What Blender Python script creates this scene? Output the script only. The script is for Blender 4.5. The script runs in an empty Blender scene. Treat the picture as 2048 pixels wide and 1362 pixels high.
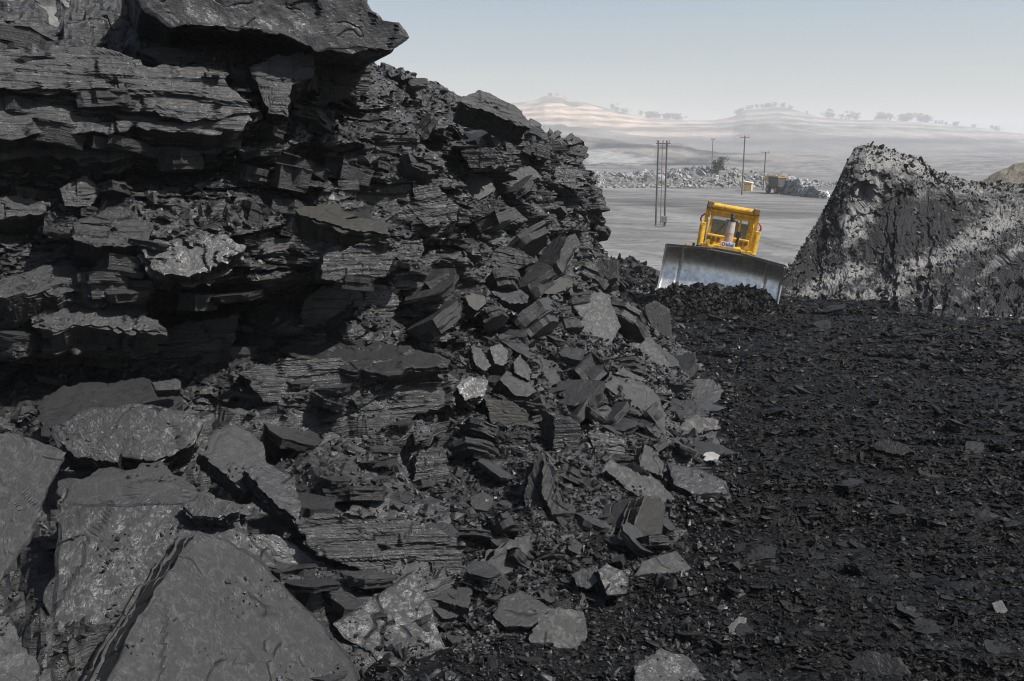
import bpy, bmesh, math, random
import numpy as np
from mathutils import Vector, Matrix
from mathutils.bvhtree import BVHTree

SC = bpy.context.scene
COL = SC.collection
R = math.radians
PI = math.pi

# ------------------------------------------------------------------ camera
PITCH = R(11.1)
FPX = 1991.0                       # focal length in photograph pixels (35 mm on a 36 mm sensor)
CAM = Vector((0.0, 0.0, 5.6))
cam_data = bpy.data.cameras.new('camera')
cam_data.lens = 35.0
cam_data.sensor_width = 36.0
cam_data.clip_start = 0.1
cam_data.clip_end = 30000.0
cam = bpy.data.objects.new('camera', cam_data)
cam.location = CAM
cam.rotation_euler = (PI / 2 - PITCH, 0, 0)
COL.objects.link(cam)
SC.camera = cam

# ------------------------------------------------------------------ world, sun, exposure
SUN_DIR = Vector((0.57, -0.22, 0.79)).normalized()      # towards the sun
elev = math.asin(SUN_DIR.z)
azim = math.atan2(SUN_DIR.x, SUN_DIR.y)
world = bpy.data.worlds.new('World')
SC.world = world
world.use_nodes = True
wn = world.node_tree.nodes
wl = world.node_tree.links
for n in list(wn):
    wn.remove(n)
sky = wn.new('ShaderNodeTexSky')
sky.sky_type = 'NISHITA'
sky.sun_disc = False
sky.sun_elevation = elev
sky.sun_rotation = azim
sky.altitude = 200
sky.air_density = 1.0
sky.dust_density = 2.1
sky.ozone_density = 1.0
bg = wn.new('ShaderNodeBackground')
bg.inputs['Strength'].default_value = 0.077
wo = wn.new('ShaderNodeOutputWorld')
wl.new(sky.outputs[0], bg.inputs['Color'])
wl.new(bg.outputs[0], wo.inputs['Surface'])

sun_data = bpy.data.lights.new('sun', 'SUN')
sun_data.energy = 5.0
sun_data.angle = R(0.6)
sun_data.color = (1.0, 0.968, 0.92)
sun = bpy.data.objects.new('sun', sun_data)
sun.rotation_euler = (-SUN_DIR).to_track_quat('-Z', 'Y').to_euler()
sun.location = (0, 0, 60)
COL.objects.link(sun)

SC.view_settings.view_transform = 'Standard'
SC.view_settings.look = 'None'
SC.view_settings.exposure = 0.55
SC.view_settings.gamma = 1.0
SC.view_settings.use_curve_mapping = False
try:
    SC.cycles.volume_bounces = 1
    SC.cycles.max_bounces = 6
    SC.cycles.use_denoising = True
    SC.cycles.filter_width = 1.1
except Exception:
    pass

# ------------------------------------------------------------------ pixel <-> world helpers
FWD = Vector((0, math.cos(PITCH), -math.sin(PITCH)))
UPV = Vector((0, math.sin(PITCH), math.cos(PITCH)))
RGT = Vector((1, 0, 0))

def ray(x, y):
    return FWD + RGT * ((x - 1024.0) / FPX) + UPV * ((681.0 - y) / FPX)

def at(x, y, d):
    """point seen at photograph pixel (x, y) whose world Y is d"""
    r = ray(x, y)
    return CAM + r * (d / r.y)

def on_plane(x, y, p0, n):
    r = ray(x, y)
    t = (p0 - CAM).dot(n) / r.dot(n)
    return CAM + r * t

def to_px(P):
    """project an (N,3) array to photograph pixels"""
    q = P - np.array(CAM)
    z = q @ np.array(FWD)
    z = np.where(z < 0.05, 0.05, z)
    return 1024 + FPX * (q @ np.array(RGT)) / z, 681 - FPX * (q @ np.array(UPV)) / z

# ------------------------------------------------------------------ numpy noise
def _h(ix, iy, iz, seed):
    n = (ix.astype(np.int64) * 374761393 + iy.astype(np.int64) * 668265263 + iz.astype(np.int64) * 2147483647 + seed * 1274126177) & 0xFFFFFFFF
    n = ((n ^ (n >> 13)) * 1274126177) & 0xFFFFFFFF
    n = ((n ^ (n >> 16)) * 2246822519) & 0xFFFFFFFF
    n = n ^ (n >> 15)
    return (n & 0xFFFFFF) / float(0xFFFFFF)

def vnoise(x, y, z, seed=0):
    x = np.asarray(x, float); y = np.asarray(y, float) + 0 * x; z = np.asarray(z, float) + 0 * x
    ix, iy, iz = np.floor(x), np.floor(y), np.floor(z)
    fx, fy, fz = x - ix, y - iy, z - iz
    fx = fx * fx * (3 - 2 * fx); fy = fy * fy * (3 - 2 * fy); fz = fz * fz * (3 - 2 * fz)
    def c(a, b, d): return _h(ix + a, iy + b, iz + d, seed)
    x00 = c(0, 0, 0) * (1 - fx) + c(1, 0, 0) * fx
    x10 = c(0, 1, 0) * (1 - fx) + c(1, 1, 0) * fx
    x01 = c(0, 0, 1) * (1 - fx) + c(1, 0, 1) * fx
    x11 = c(0, 1, 1) * (1 - fx) + c(1, 1, 1) * fx
    return ((x00 * (1 - fy) + x10 * fy) * (1 - fz) + (x01 * (1 - fy) + x11 * fy) * fz) * 2 - 1

def fbm(x, y, z, oct=4, seed=0, gain=0.5):
    a, f, s = 1.0, 1.0, 0.0
    for k in range(oct):
        s = s + a * vnoise(x * f, y * f, z * f, seed + k * 17)
        a *= gain; f *= 2.03
    return s

def vor(u, v, su, sv, seed, tilt=0.6):
    """broken blocks on a (u, v) sheet: each cell has its own offset and its own tilted face; returns (height, distance to the joint)"""
    a = u / su; b = v / sv
    ia, ib = np.floor(a), np.floor(b)
    best = np.full(a.shape, 1e9); sec = np.full(a.shape, 1e9); H = np.zeros(a.shape)
    for da in (-1, 0, 1):
        for db in (-1, 0, 1):
            ca, cb = ia + da, ib + db
            pa = ca + 0.1 + 0.8 * hash2(ca, cb, seed); pb = cb + 0.1 + 0.8 * hash2(ca, cb, seed + 1)
            d = np.abs(a - pa) + np.abs(b - pb) + 0.35 * np.hypot(a - pa, b - pb)
            h = (hash2(ca, cb, seed + 2) * 2 - 1) + tilt * ((hash2(ca, cb, seed + 3) * 2 - 1) * (a - pa) + (hash2(ca, cb, seed + 4) * 2 - 1.15) * (b - pb)) * 2
            m = d < best
            sec = np.where(m, best, np.minimum(sec, d)); H = np.where(m, h, H); best = np.where(m, d, best)
    return H, sec - best

def hash2(a, b, seed):
    return _h(np.asarray(a), np.asarray(b), np.zeros_like(np.asarray(a)), seed)

# ------------------------------------------------------------------ mesh helpers
def mesh_np(name, V, F, mats=None, smooth=False, fm=None):
    """V (n,3) array, F (m,k) int array with k = 3 or 4"""
    V = np.asarray(V, np.float32); F = np.asarray(F, np.int32)
    me = bpy.data.meshes.new(name)
    k = F.shape[1]
    me.vertices.add(len(V)); me.vertices.foreach_set('co', V.ravel())
    me.loops.add(F.size); me.loops.foreach_set('vertex_index', F.ravel())
    me.polygons.add(len(F))
    me.polygons.foreach_set('loop_start', np.arange(0, F.size, k, dtype=np.int32))
    me.polygons.foreach_set('loop_total', np.full(len(F), k, np.int32))
    if fm is not None:
        me.polygons.foreach_set('material_index', np.asarray(fm, np.int32))
    me.polygons.foreach_set('use_smooth', np.full(len(F), smooth, bool))
    me.update(calc_edges=True)
    me.validate()
    for m in (mats or []):
        me.materials.append(m)
    return me

def grid_faces(nu, nv, wrap_u=False):
    u = np.arange(nu if wrap_u else nu - 1); v = np.arange(nv - 1)
    U, W = np.meshgrid(u, v, indexing='ij')
    U2 = (U + 1) % nu
    return np.stack([U * nv + W, U2 * nv + W, U2 * nv + W + 1, U * nv + W + 1], -1).reshape(-1, 4)

def link(name, me, parent=None, matrix=None, **props):
    o = bpy.data.objects.new(name, me)
    COL.objects.link(o)
    if matrix is not None:
        o.matrix_world = matrix
    if parent is not None:
        o.parent = parent
        # child matrices are given in the parent's local space
    for k, v in props.items():
        o[k] = v
    return o

def empty(name, loc=(0, 0, 0), **props):
    o = bpy.data.objects.new(name, None)
    o.location = loc
    o.empty_display_size = 0.3
    COL.objects.link(o)
    for k, v in props.items():
        o[k] = v
    return o

class MB:
    """collects simple solids into one mesh"""
    def __init__(s): s.bm = bmesh.new()
    def box(s, c, d, rot=None, bevel=0.0):
        r = bmesh.ops.create_cube(s.bm, size=1.0)
        M = Matrix.Translation(c) @ (rot.to_4x4() if rot is not None else Matrix()) @ Matrix.Diagonal((d[0], d[1], d[2], 1))
        bmesh.ops.transform(s.bm, matrix=M, verts=r['verts'])
        if bevel:
            ed = list({e for v in r['verts'] for e in v.link_edges})
            bmesh.ops.bevel(s.bm, geom=ed, offset=bevel, segments=2, affect='EDGES', profile=0.5)
        return s
    def bar(s, a, b, w, h=None):
        a, b = Vector(a), Vector(b); h = h or w
        q = (b - a).to_track_quat('Z', 'Y')
        return s.box((a + b) / 2, (w, h, (b - a).length), q.to_matrix())
    def cyl(s, a, b, r0, r1=None, n=12):
        a, b = Vector(a), Vector(b); r1 = r0 if r1 is None else r1
        M = Matrix.Translation((a + b) / 2) @ (b - a).to_track_quat('Z', 'Y').to_matrix().to_4x4()
        r = bmesh.ops.create_cone(s.bm, cap_ends=True, segments=n, radius1=r0, radius2=r1, depth=(b - a).length)
        bmesh.ops.transform(s.bm, matrix=M, verts=r['verts'])
        return s
    def tube(s, pts, r, n=8):
        for a, b in zip(pts[:-1], pts[1:]):
            s.cyl(a, b, r, n=n)
        for p in pts[1:-1]:
            q = bmesh.ops.create_uvsphere(s.bm, u_segments=n, v_segments=6, radius=r)
            bmesh.ops.translate(s.bm, vec=p, verts=q['verts'])
        return s
    def prism(s, pts, ext):
        """closed polygon (3D points) extruded by the vector ext"""
        ext = Vector(ext)
        a = [s.bm.verts.new(Vector(p)) for p in pts]
        b = [s.bm.verts.new(Vector(p) + ext) for p in pts]
        n = len(pts)
        s.bm.faces.new(a); s.bm.faces.new(b[::-1])
        for i in range(n):
            s.bm.faces.new((a[i], b[i], b[(i + 1) % n], a[(i + 1) % n]))
        return s
    def build(s, name, mat, parent=None, smooth=False, matrix=None, **props):
        bmesh.ops.recalc_face_normals(s.bm, faces=s.bm.faces)
        me = bpy.data.meshes.new(name)
        s.bm.to_mesh(me); s.bm.free()
        me.materials.append(mat)
        if smooth:
            for p in me.polygons: p.use_smooth = True
        return link(name, me, parent, matrix, **props)

# ------------------------------------------------------------------ materials
def new_mat(name):
    m = bpy.data.materials.new(name)
    m.use_nodes = True
    nt = m.node_tree
    b = nt.nodes['Principled BSDF']
    return m, nt, b

class NT:
    """small node-graph writer"""
    def __init__(s, nt): s.nt = nt
    def n(s, t, **kw):
        x = s.nt.nodes.new(t)
        for k, v in kw.items(): setattr(x, k, v)
        return x
    def l(s, a, b): s.nt.links.new(a, b)
    def math(s, op, a, b=None):
        x = s.n('ShaderNodeMath', operation=op)
        for i, v in enumerate((a, b)):
            if v is None: continue
            if isinstance(v, (int, float)): x.inputs[i].default_value = v
            else: s.l(v, x.inputs[i])
        return x.outputs[0]
    def vmath(s, op, a, b):
        x = s.n('ShaderNodeVectorMath', operation=op)
        for i, v in enumerate((a, b)):
            if isinstance(v, tuple): x.inputs[i].default_value = v
            elif isinstance(v, (int, float)): x.inputs[i].default_value = (v, v, v)
            else: s.l(v, x.inputs[i])
        return x.outputs[0]
    def noise(s, vec, scale, detail=4, rough=0.55, dist=0.0):
        x = s.n('ShaderNodeTexNoise')
        x.inputs['Scale'].default_value = scale; x.inputs['Detail'].default_value = detail
        x.inputs['Roughness'].default_value = rough; x.inputs['Distortion'].default_value = dist
        s.l(vec, x.inputs['Vector'])
        return x.outputs['Fac']
    def ramp(s, fac, stops):
        x = s.n('ShaderNodeValToRGB')
        cr = x.color_ramp
        while len(cr.elements) < len(stops): cr.elements.new(0.5)
        for e, (p, c) in zip(cr.elements, stops):
            e.position = p
            e.color = (c, c, c, 1) if isinstance(c, (int, float)) else (*c, 1)
        s.l(fac, x.inputs['Fac'])
        return x.outputs['Color']
    def mix(s, fac, a, b, blend='MIX'):
        x = s.n('ShaderNodeMix', data_type='RGBA', blend_type=blend)
        for sock, v in ((x.inputs[0], fac), (x.inputs[6], a), (x.inputs[7], b)):
            if isinstance(v, (int, float)): sock.default_value = v
            elif isinstance(v, tuple): sock.default_value = (*v, 1)
            else: s.l(v, sock)
        return x.outputs[2]
    def bump(s, height, strength, dist, normal=None):
        x = s.n('ShaderNodeBump')
        x.inputs['Strength'].default_value = strength
        x.inputs['Distance'].default_value = dist
        s.l(height, x.inputs['Height'])
        if normal is not None: s.l(normal, x.inputs['Normal'])
        return x.outputs['Normal']

def coal_mat(name, lo=(0.014, 0.0142, 0.015), hi=(0.05, 0.049, 0.047), strata=14.0, shine=0.35, tint=None, rand=True, bump=0.6, dust=None, fine=26.0, k=0.68, spec=0.36, crack=0.0, med=0.7):
    k *= 0.49; lo = tuple(c * k * t for c, t in zip(lo, (0.97, 1.0, 1.06))); hi = tuple(c * k * t for c, t in zip(hi, (0.98, 1.0, 1.04)))
    m, nt, b = new_mat(name)
    g = NT(nt)
    tc = g.n('ShaderNodeTexCoord').outputs['Object']
    if rand:
        rnd = g.n('ShaderNodeObjectInfo').outputs['Random']
        off = g.math('MULTIPLY', rnd, 37.0)
        tc = g.vmath('ADD', tc, off)
    sv = g.vmath('MULTIPLY', tc, (0.45, 0.45, strata))
    n_str = g.noise(sv, 2.2, 6, 0.62, 0.4)
    n_big = g.noise(tc, 0.9, 4, 0.6)
    n_fin = g.noise(tc, fine, 6, 0.68)
    n_med = g.noise(tc, 5.5, 5, 0.62, 0.6)
    col = g.mix(g.ramp(n_big, [(0.3, 0.0), (0.72, 1.0)]), lo, hi)
    col = g.mix(g.ramp(n_med, [(0.32, 0.0), (0.7, 0.75)]), col, tuple(c * 1.5 for c in lo))
    col = g.mix(g.ramp(n_fin, [(0.42, 0.0), (0.75, 0.55)]), col, tuple(min(1, c * 1.7) for c in hi))
    if dust is not None:                    # pale ash lying in patches
        dcol, lo_t, hi_t, dscale = dust
        dn = g.noise(tc, dscale, 6, 0.7, 0.5)
        col = g.mix(g.ramp(dn, [(lo_t, 0.0), (hi_t, 1.0)]), col, dcol)
    if tint:
        a = g.n('ShaderNodeAttribute', attribute_name=tint)
        col = g.mix(1.0, col, a.outputs['Color'], 'MULTIPLY')
    elif rand:
        v = g.math('MULTIPLY_ADD', rnd, 0.55)
        nt.nodes[-1].inputs[2].default_value = 0.75
        x = g.vmath('MULTIPLY', col, v)
        col = x
    g.l(col, b.inputs['Base Color'])
    spk = g.noise(tc, 15.0, 5, 0.72, 0.8)
    ro = g.ramp(spk, [(0.46, 0.66), (0.62, 0.66 - shine)])
    g.l(ro, b.inputs['Roughness'])
    b.inputs['Specular IOR Level'].default_value = spec
    h = g.math('ADD', g.math('MULTIPLY', n_str, 1.0), g.math('MULTIPLY', n_med, med))
    if crack:                               # hairline cracks and the edges of spalled flakes
        cn = g.noise(tc, 0.8, 3, 0.45, 0.2)
        line = g.ramp(g.math('ABSOLUTE', g.math('SUBTRACT', cn, 0.5)), [(0.0, 1.0), (0.005, 0.0)])
        msk = g.ramp(g.noise(tc, 2.3, 2), [(0.52, 0.0), (0.56, 1.0)])
        line = g.math('MULTIPLY', line, msk)
        flake = g.ramp(cn, [(0.57, 0.0), (0.573, 1.0)])
        h = g.math('ADD', h, g.math('MULTIPLY', flake, crack * 0.2))
        h = g.math('SUBTRACT', h, g.math('MULTIPLY', line, crack * 3))
    nb = g.bump(h, bump, 0.05)
    nb = g.bump(n_fin, bump * 0.9, 0.016, nb)
    g.l(nb, b.inputs['Normal'])
    return m

M_COAL = coal_mat('coal_rock', k=0.92, spec=0.6, shine=0.42)
M_FACE = coal_mat('coal_face_rock', rand=False, k=0.92, spec=0.6, shine=0.42)
M_SLATE = coal_mat('coal_slate_face', k=0.48, crack=0.3, med=0.06, lo=(0.034, 0.034, 0.035), hi=(0.064, 0.062, 0.058), strata=16, shine=0.22, bump=0.42, fine=48)
M_SHINY = coal_mat('coal_bright', k=0.46, crack=0.25, med=0.30, spec=0.36, lo=(0.026, 0.027, 0.03), hi=(0.066, 0.067, 0.070), strata=10, shine=0.44, bump=0.6, fine=22)
M_PALE = coal_mat('coal_pale_dusty', lo=(0.05, 0.05, 0.049), hi=(0.098, 0.096, 0.092), strata=10, shine=0.25, bump=0.6)
M_TAN = coal_mat('coal_weathered_tan', lo=(0.042, 0.038, 0.031), hi=(0.078, 0.07, 0.056), strata=16, shine=0.1, bump=0.4)
M_CHIP_GROUND = coal_mat('coal_ground', k=0.30, spec=0.12, rand=False, strata=3.0, shine=0.3, bump=0.9, lo=(0.013, 0.0132, 0.014), hi=(0.036, 0.0355, 0.035))
M_CHIP = coal_mat('coal_chips', k=0.66, spec=0.5, tint='tint', rand=False, strata=3.0, shine=0.42, bump=0.5, lo=(0.018, 0.018, 0.019), hi=(0.052, 0.051, 0.05))

M_GSTONE = coal_mat('coal_ground_stone', k=0.30, strata=8.0, shine=0.35, bump=0.6)
M_GRAV = coal_mat('coal_gravel', k=0.36, spec=0.16, tint='tint', rand=False, strata=3.0, shine=0.42, bump=0.5, lo=(0.018, 0.018, 0.019), hi=(0.052, 0.051, 0.05))
M_ASHTOP = coal_mat('ash_covered_coal', rand=False, strata=5.0, shine=0.1, bump=1.0, dust=((0.13, 0.128, 0.122), 0.30, 0.52, 3.0))

def plain(name, col, rough=0.5, metal=0.0, var=0.15, scale=6.0, bump=0.0, spec=0.5, dirt=0.0, dirtcol=(0.10, 0.085, 0.065)):
    m, nt, b = new_mat(name)
    g = NT(nt)
    tc = g.n('ShaderNodeTexCoord').outputs['Object']
    n = g.noise(tc, scale, 6, 0.65)
    c = g.mix(g.ramp(n, [(0.3, 0.0), (0.75, 1.0)]), tuple(v * (1 - var) for v in col), tuple(min(1, v * (1 + var)) for v in col))
    if dirt:
        dn = g.noise(tc, scale * 0.7, 8, 0.75, 0.8)
        df = g.ramp(dn, [(0.62 - 0.35 * dirt, 0.0), (0.80 - 0.2 * dirt, 0.9)])
        c = g.mix(df, c, dirtcol)
        g.l(g.ramp(df, [(0.0, rough), (1.0, 0.9)]), b.inputs['Roughness'])
        if metal: g.l(g.ramp(df, [(0.0, metal), (1.0, 0.0)]), b.inputs['Metallic'])
    g.l(c, b.inputs['Base Color'])
    b.inputs['Roughness'].default_value = rough
    b.inputs['Metallic'].default_value = metal
    b.inputs['Specular IOR Level'].default_value = spec
    if bump:
        g.l(g.bump(n, bump, 0.02), b.inputs['Normal'])
    return m
# ================================================================== the coal bench (near ground)
def ground_z(X, Y):
    z = np.interp(Y, [0, 8, 20, 32, 40, 44, 52, 60], [1.75, 1.5, 0.72, 0.0, -0.2, -0.5, -3.2, -4.6])
    return z

def bench_z(X, Y):
    """the near ground with its scraped ridges and hollows"""
    z = ground_z(X, Y)
    fade = np.clip(1.3 - Y / 60.0, 0.3, 1.0)
    wy = Y + 0.22 * X + 0.5 * fbm(X * 0.25, Y * 0.25, 3.1, 3, 5)
    z = z + fade * 0.15 * fbm(X * 0.14, wy * 2.0, 0.0, 3, 11) + 0.13 * np.clip(np.sin(wy * 5.5 + 1.5 * vnoise(X * 0.3, Y * 0.3, 2.0, 12)), -0.2, 1) * np.clip(vnoise(X * 0.25, Y * 0.25, 6.0, 14) + 0.4, 0, 1)
    z = z + 0.10 * fbm(X * 0.28, Y * 0.28, 1.0, 3, 21)
    z = z + 0.045 * fbm(X * 1.7, Y * 1.7, 1.0, 4, 31)
    z = z + 0.13 * np.exp(-((X - 7.3) / 3.0) ** 2 - ((Y - 35.6) / 2.6) ** 2)
    z = z + 0.02 * fbm(X * 7.0, Y * 7.0, 1.0, 3, 41)
    return z

xs = np.linspace(-12, 26, 520)
ys = np.concatenate([np.linspace(3.5, 14, 260), np.linspace(14, 34, 260)[1:], np.linspace(34, 60, 90)[1:]])
X, Y = np.meshgrid(xs, ys, indexing='ij')
Z = bench_z(X, Y)
bench = link('coal_bench', mesh_np('coal_bench', np.stack([X, Y, Z], -1).reshape(-1, 3), grid_faces(len(xs), len(ys)), [M_CHIP_GROUND]), kind='structure')
V_b = np.stack([X, Y, Z], -1).reshape(-1, 3)
F_b = grid_faces(len(xs), len(ys))
BENCH_BVH = BVHTree.FromPolygons([Vector(v) for v in V_b[:, :3].tolist()], F_b.tolist())

# ================================================================== the coal face
PATH = np.array([(-13, 8.2), (-8, 10.0), (-5.7, 11), (-3.16, 12), (-1.8, 13.1), (-1.0, 15.5), (-0.08, 19), (0.85, 22.3), (1.4, 24.6), (1.6, 27), (1.2, 30), (-3, 33.5)])
L_ = [(9, 0.6), (6, 1.4), (4.5, 1.9), (2.2, 2.35), (1.35, 2.6), (1.0, 3.1), (1.05, 3.6), (1.0, 4.2), (0.75, 4.75), (0.35, 5.05), (0.6, 5.5), (0.2, 6.4), (-0.7, 7.0), (-1.8, 7.6), (-8, 7.8)]
M_ = [(8, -0.3), (6, 0.5), (4.5, 1.35), (2.6, 2.0), (1.5, 2.4), (1.0, 2.9), (0.75, 3.5), (0.6, 4.1), (0.5, 4.6), (0.35, 5.1), (0.2, 5.7), (-0.1, 6.2), (-0.4, 6.6), (-1.4, 7.0), (-8, 7.2)]
S_ = [(8, -0.8), (6, -0.1), (4.6, 0.72), (3.3, 1.6), (2.2, 2.3), (1.5, 2.9), (1.0, 3.5), (0.6, 4.1), (0.45, 4.6), (0.3, 5.2), (0.1, 5.8), (-0.15, 6.2), (-0.5, 6.5), (-1.4, 6.75), (-8, 6.9)]
R_ = [(6, -0.6), (4.9, 0.1), (4.0, 0.75), (2.6, 1.6), (1.8, 2.3), (1.2, 2.9), (0.8, 3.5), (0.5, 4.1), (0.4, 4.6), (0.25, 5.1), (0.1, 5.6), (-0.1, 6.0), (-0.5, 6.3), (-1.4, 6.45), (-8, 6.5)]
C_ = [(4.9, -0.6), (3.8, 0.0), (3.0, 0.5), (1.9, 1.4), (1.4, 2.0), (1.0, 2.5), (0.75, 3.1), (0.6, 3.8), (0.5, 4.4), (0.45, 4.8), (0.4, 5.1), (0.25, 5.5), (-0.2, 5.75), (-1.2, 5.85), (-6, 5.9)]
E_ = [(4.5, -0.6), (3.4, 0.0), (2.6, 0.4), (1.9, 0.8), (1.4, 1.2), (1.0, 1.6), (0.75, 2.0), (0.6, 2.4), (0.5, 2.7), (0.45, 3.0), (0.4, 3.3), (0.25, 3.6), (-0.2, 3.8), (-1.2, 3.9), (-6, 4.0)]
PROF = np.array([L_, L_, L_, L_, M_, S_, R_, C_, C_, E_, E_, E_], float)

def smooth_path(P, n):
    seg = np.r_[0, np.cumsum(np.hypot(*np.diff(P, axis=0).T))]
    t = np.linspace(0, seg[-1], n)
    idx = np.interp(t, seg, np.arange(len(P)))
    x = np.interp(t, seg, P[:, 0]); y = np.interp(t, seg, P[:, 1])
    k = max(3, n // 26) | 1
    w = np.hanning(k + 2)[1:-1]; w /= w.sum()
    def sm(a):
        p = np.pad(a, k // 2, mode='reflect', reflect_type='odd')
        return np.convolve(p, w, 'valid')
    return t, idx, sm(x), sm(y)

NS, NTT = 900, 440
s_arr, s_idx, sx, sy = smooth_path(PATH, NS)
dxs, dys = np.gradient(sx), np.gradient(sy)
ln = np.hypot(dxs, dys)
nx, ny = dys / ln, -dxs / ln
tk = np.array([0, .06, .13, .22, .29, .36, .43, .50, .57, .64, .71, .80, .88, .94, 1.0])
tt = np.linspace(0, 1, NTT)
# interpolate profiles along s, then along t
i0 = np.clip(np.floor(s_idx).astype(int), 0, len(PROF) - 2); fr = (s_idx - i0)[:, None, None]
prof_s = PROF[i0] * (1 - fr) + PROF[i0 + 1] * fr          # (NS, 15, 2)
OFF = np.empty((NS, NTT)); ZZ = np.empty((NS, NTT))
for i in range(NS):
    OFF[i] = np.interp(tt, tk, prof_s[i, :, 0]); ZZ[i] = np.interp(tt, tk, prof_s[i, :, 1])
Sg = np.repeat(s_arr[:, None], NTT, 1)
# steepness 0 (rubble apron, top) .. 1 (face)
stp = np.abs(np.gradient(ZZ, axis=1)) / (np.abs(np.gradient(ZZ, axis=1)) + np.abs(np.gradient(OFF, axis=1)) + 1e-6)
stp = np.clip((stp - 0.35) / 0.4, 0, 1)
wz = ZZ + 0.05 * Sg + 0.22 * fbm(Sg * 0.35, ZZ * 0.5, 0.3, 3, 3)
chaos = np.clip((Sg - 13.0) / 4.0, 0, 1)                  # the far right end is more broken
dOFF = np.zeros_like(OFF)
for k, (h, l, a) in enumerate([(0.95, 2.6, 0.34), (0.40, 1.3, 0.13), (0.10, 0.4, 0.03), (0.045, 0.3, 0.012)]):
    w2 = wz + (0.10 + 0.25 * chaos) * h * 2.2 * fbm(Sg * 0.8 / l, ZZ * 0.6 / h, k * 3.3, 2, 60 + k)
    lay = np.floor(w2 / h + 0.37 * k)
    f = w2 / h + 0.37 * k - lay
    ph = hash2(lay, lay * 0, 70 + k) * 9
    cell = np.floor(Sg / l + ph + 0.35 * vnoise(Sg * 2.0 / l, wz * 1.5 / h, k, 80 + k))
    v = hash2(lay, cell, 90 + k)
    dOFF += a * (v * 2 - 1) - a * 0.35 * np.abs(2 * f - 1) ** 5
arc = Sg + 0.4 * OFF
sl = np.cumsum(np.hypot(np.gradient(ZZ, axis=1), np.gradient(OFF, axis=1)), axis=1)     # length down the slope
vz = sl + 0.06 * Sg + 0.15 * fbm(Sg * 0.6, ZZ * 0.8, 0.7, 2, 4)
V1, J1 = vor(arc, vz, 1.15, 0.55, 400, 0.55)
V2, J2 = vor(arc + 0.12 * vnoise(arc * 3, vz * 3, 0, 5), vz, 0.50, 0.24, 410, 0.7)
V3, J3 = vor(arc, vz, 0.22, 0.11, 420, 0.7)
crack = -0.10 * np.exp(-(J1 / 0.06) ** 2) - 0.05 * np.exp(-(J2 / 0.08) ** 2)
V0, J0 = vor(arc, vz + 0.25 * arc, 1.9, 1.0, 450, 0.7)
dOFF += chaos * 0.26 * V0 + 0.19 * V1 + 0.105 * V2 + 0.035 * V3 + crack - chaos * 0.15 * np.exp(-(J0 / 0.06) ** 2)
dOFF *= (0.12 + 0.88 * stp)
dOFF += 0.16 * fbm(Sg * 0.7, ZZ * 0.9, 4.0, 3, 7) + 0.05 * fbm(Sg * 4, ZZ * 4, 4.0, 4, 8) + 0.014 * fbm(Sg * 18, ZZ * 26, 4.0, 3, 9)
W1, _ = vor(Sg, OFF, 0.62, 0.5, 430, 0.8); W2, _ = vor(Sg, OFF, 0.27, 0.22, 440, 0.8)
dZ = (1 - stp) * (0.10 * W1 + 0.06 * W2 + 0.10 * fbm(Sg * 1.3, OFF * 1.3, 9.0, 4, 13) + 0.04 * fbm(Sg * 6, OFF * 6, 9.0, 3, 14)) + 0.02 * fbm(Sg * 3, ZZ * 3, 2.0, 3, 15)

def wall_pts(off, zz):
    return np.stack([sx[:, None] + nx[:, None] * off, sy[:, None] + ny[:, None] * off, zz], -1)

P0 = wall_pts(OFF, ZZ)
pu, pv = to_px(P0.reshape(-1, 3)); pu = pu.reshape(NS, NTT); pv = pv.reshape(NS, NTT)
# hollows and bulges of the face, laid out where the photograph shows them
for (cx, cy, rx, ry, dep) in [(410, 660, 150, 85, 1.6), (120, 770, 230, 45, 0.9), (360, 345, 150, 28, 0.8), (700, 950, 190, 70, 0.9),
                              (930, 940, 90, 60, 0.7), (650, 330, 60, 40, 0.5), (680, 210, 90, 60, 0.5), (620, 600, 90, 40, 0.6), (790, 610, 60, 60, 0.35),
                              (250, 210, 320, 90, -0.35), (700, 770, 220, 50, -0.55), (700, 480, 120, 50, -0.35), (870, 420, 70, 50, -0.3)]:
    q = ((pu - cx) / rx) ** 2 + ((pv - cy) / ry) ** 2
    dOFF -= dep * np.exp(-q ** 1.5) * (P0[:, :, 1] < 26)
dOFF *= (1 - 0.5 * np.clip((s_idx - 6.6) / 0.8, 0, 1))[:, None]
P1 = wall_pts(OFF + dOFF, ZZ + dZ)
V_w = P1.reshape(-1, 3); F_w = grid_faces(NS, NTT)
coal_face = link('coal_face', mesh_np('coal_face', V_w, F_w, [M_FACE]), kind='structure')
WALL_BVH = BVHTree.FromPolygons([Vector(v) for v in V_w.tolist()], F_w.tolist())

def hit(x, y, which='both'):
    """(point, normal) of the face or the ground seen at a photograph pixel"""
    r = ray(x, y).normalized()
    best = None
    for nm, b in (('wall', WALL_BVH), ('bench', BENCH_BVH)):
        if which not in ('both', nm): continue
        p, n, i, d = b.ray_cast(CAM, r)
        if p is not None and (best is None or d < best[2]):
            if n.dot(r) > 0: n = -n
            best = (p, n, d)
    return best
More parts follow.
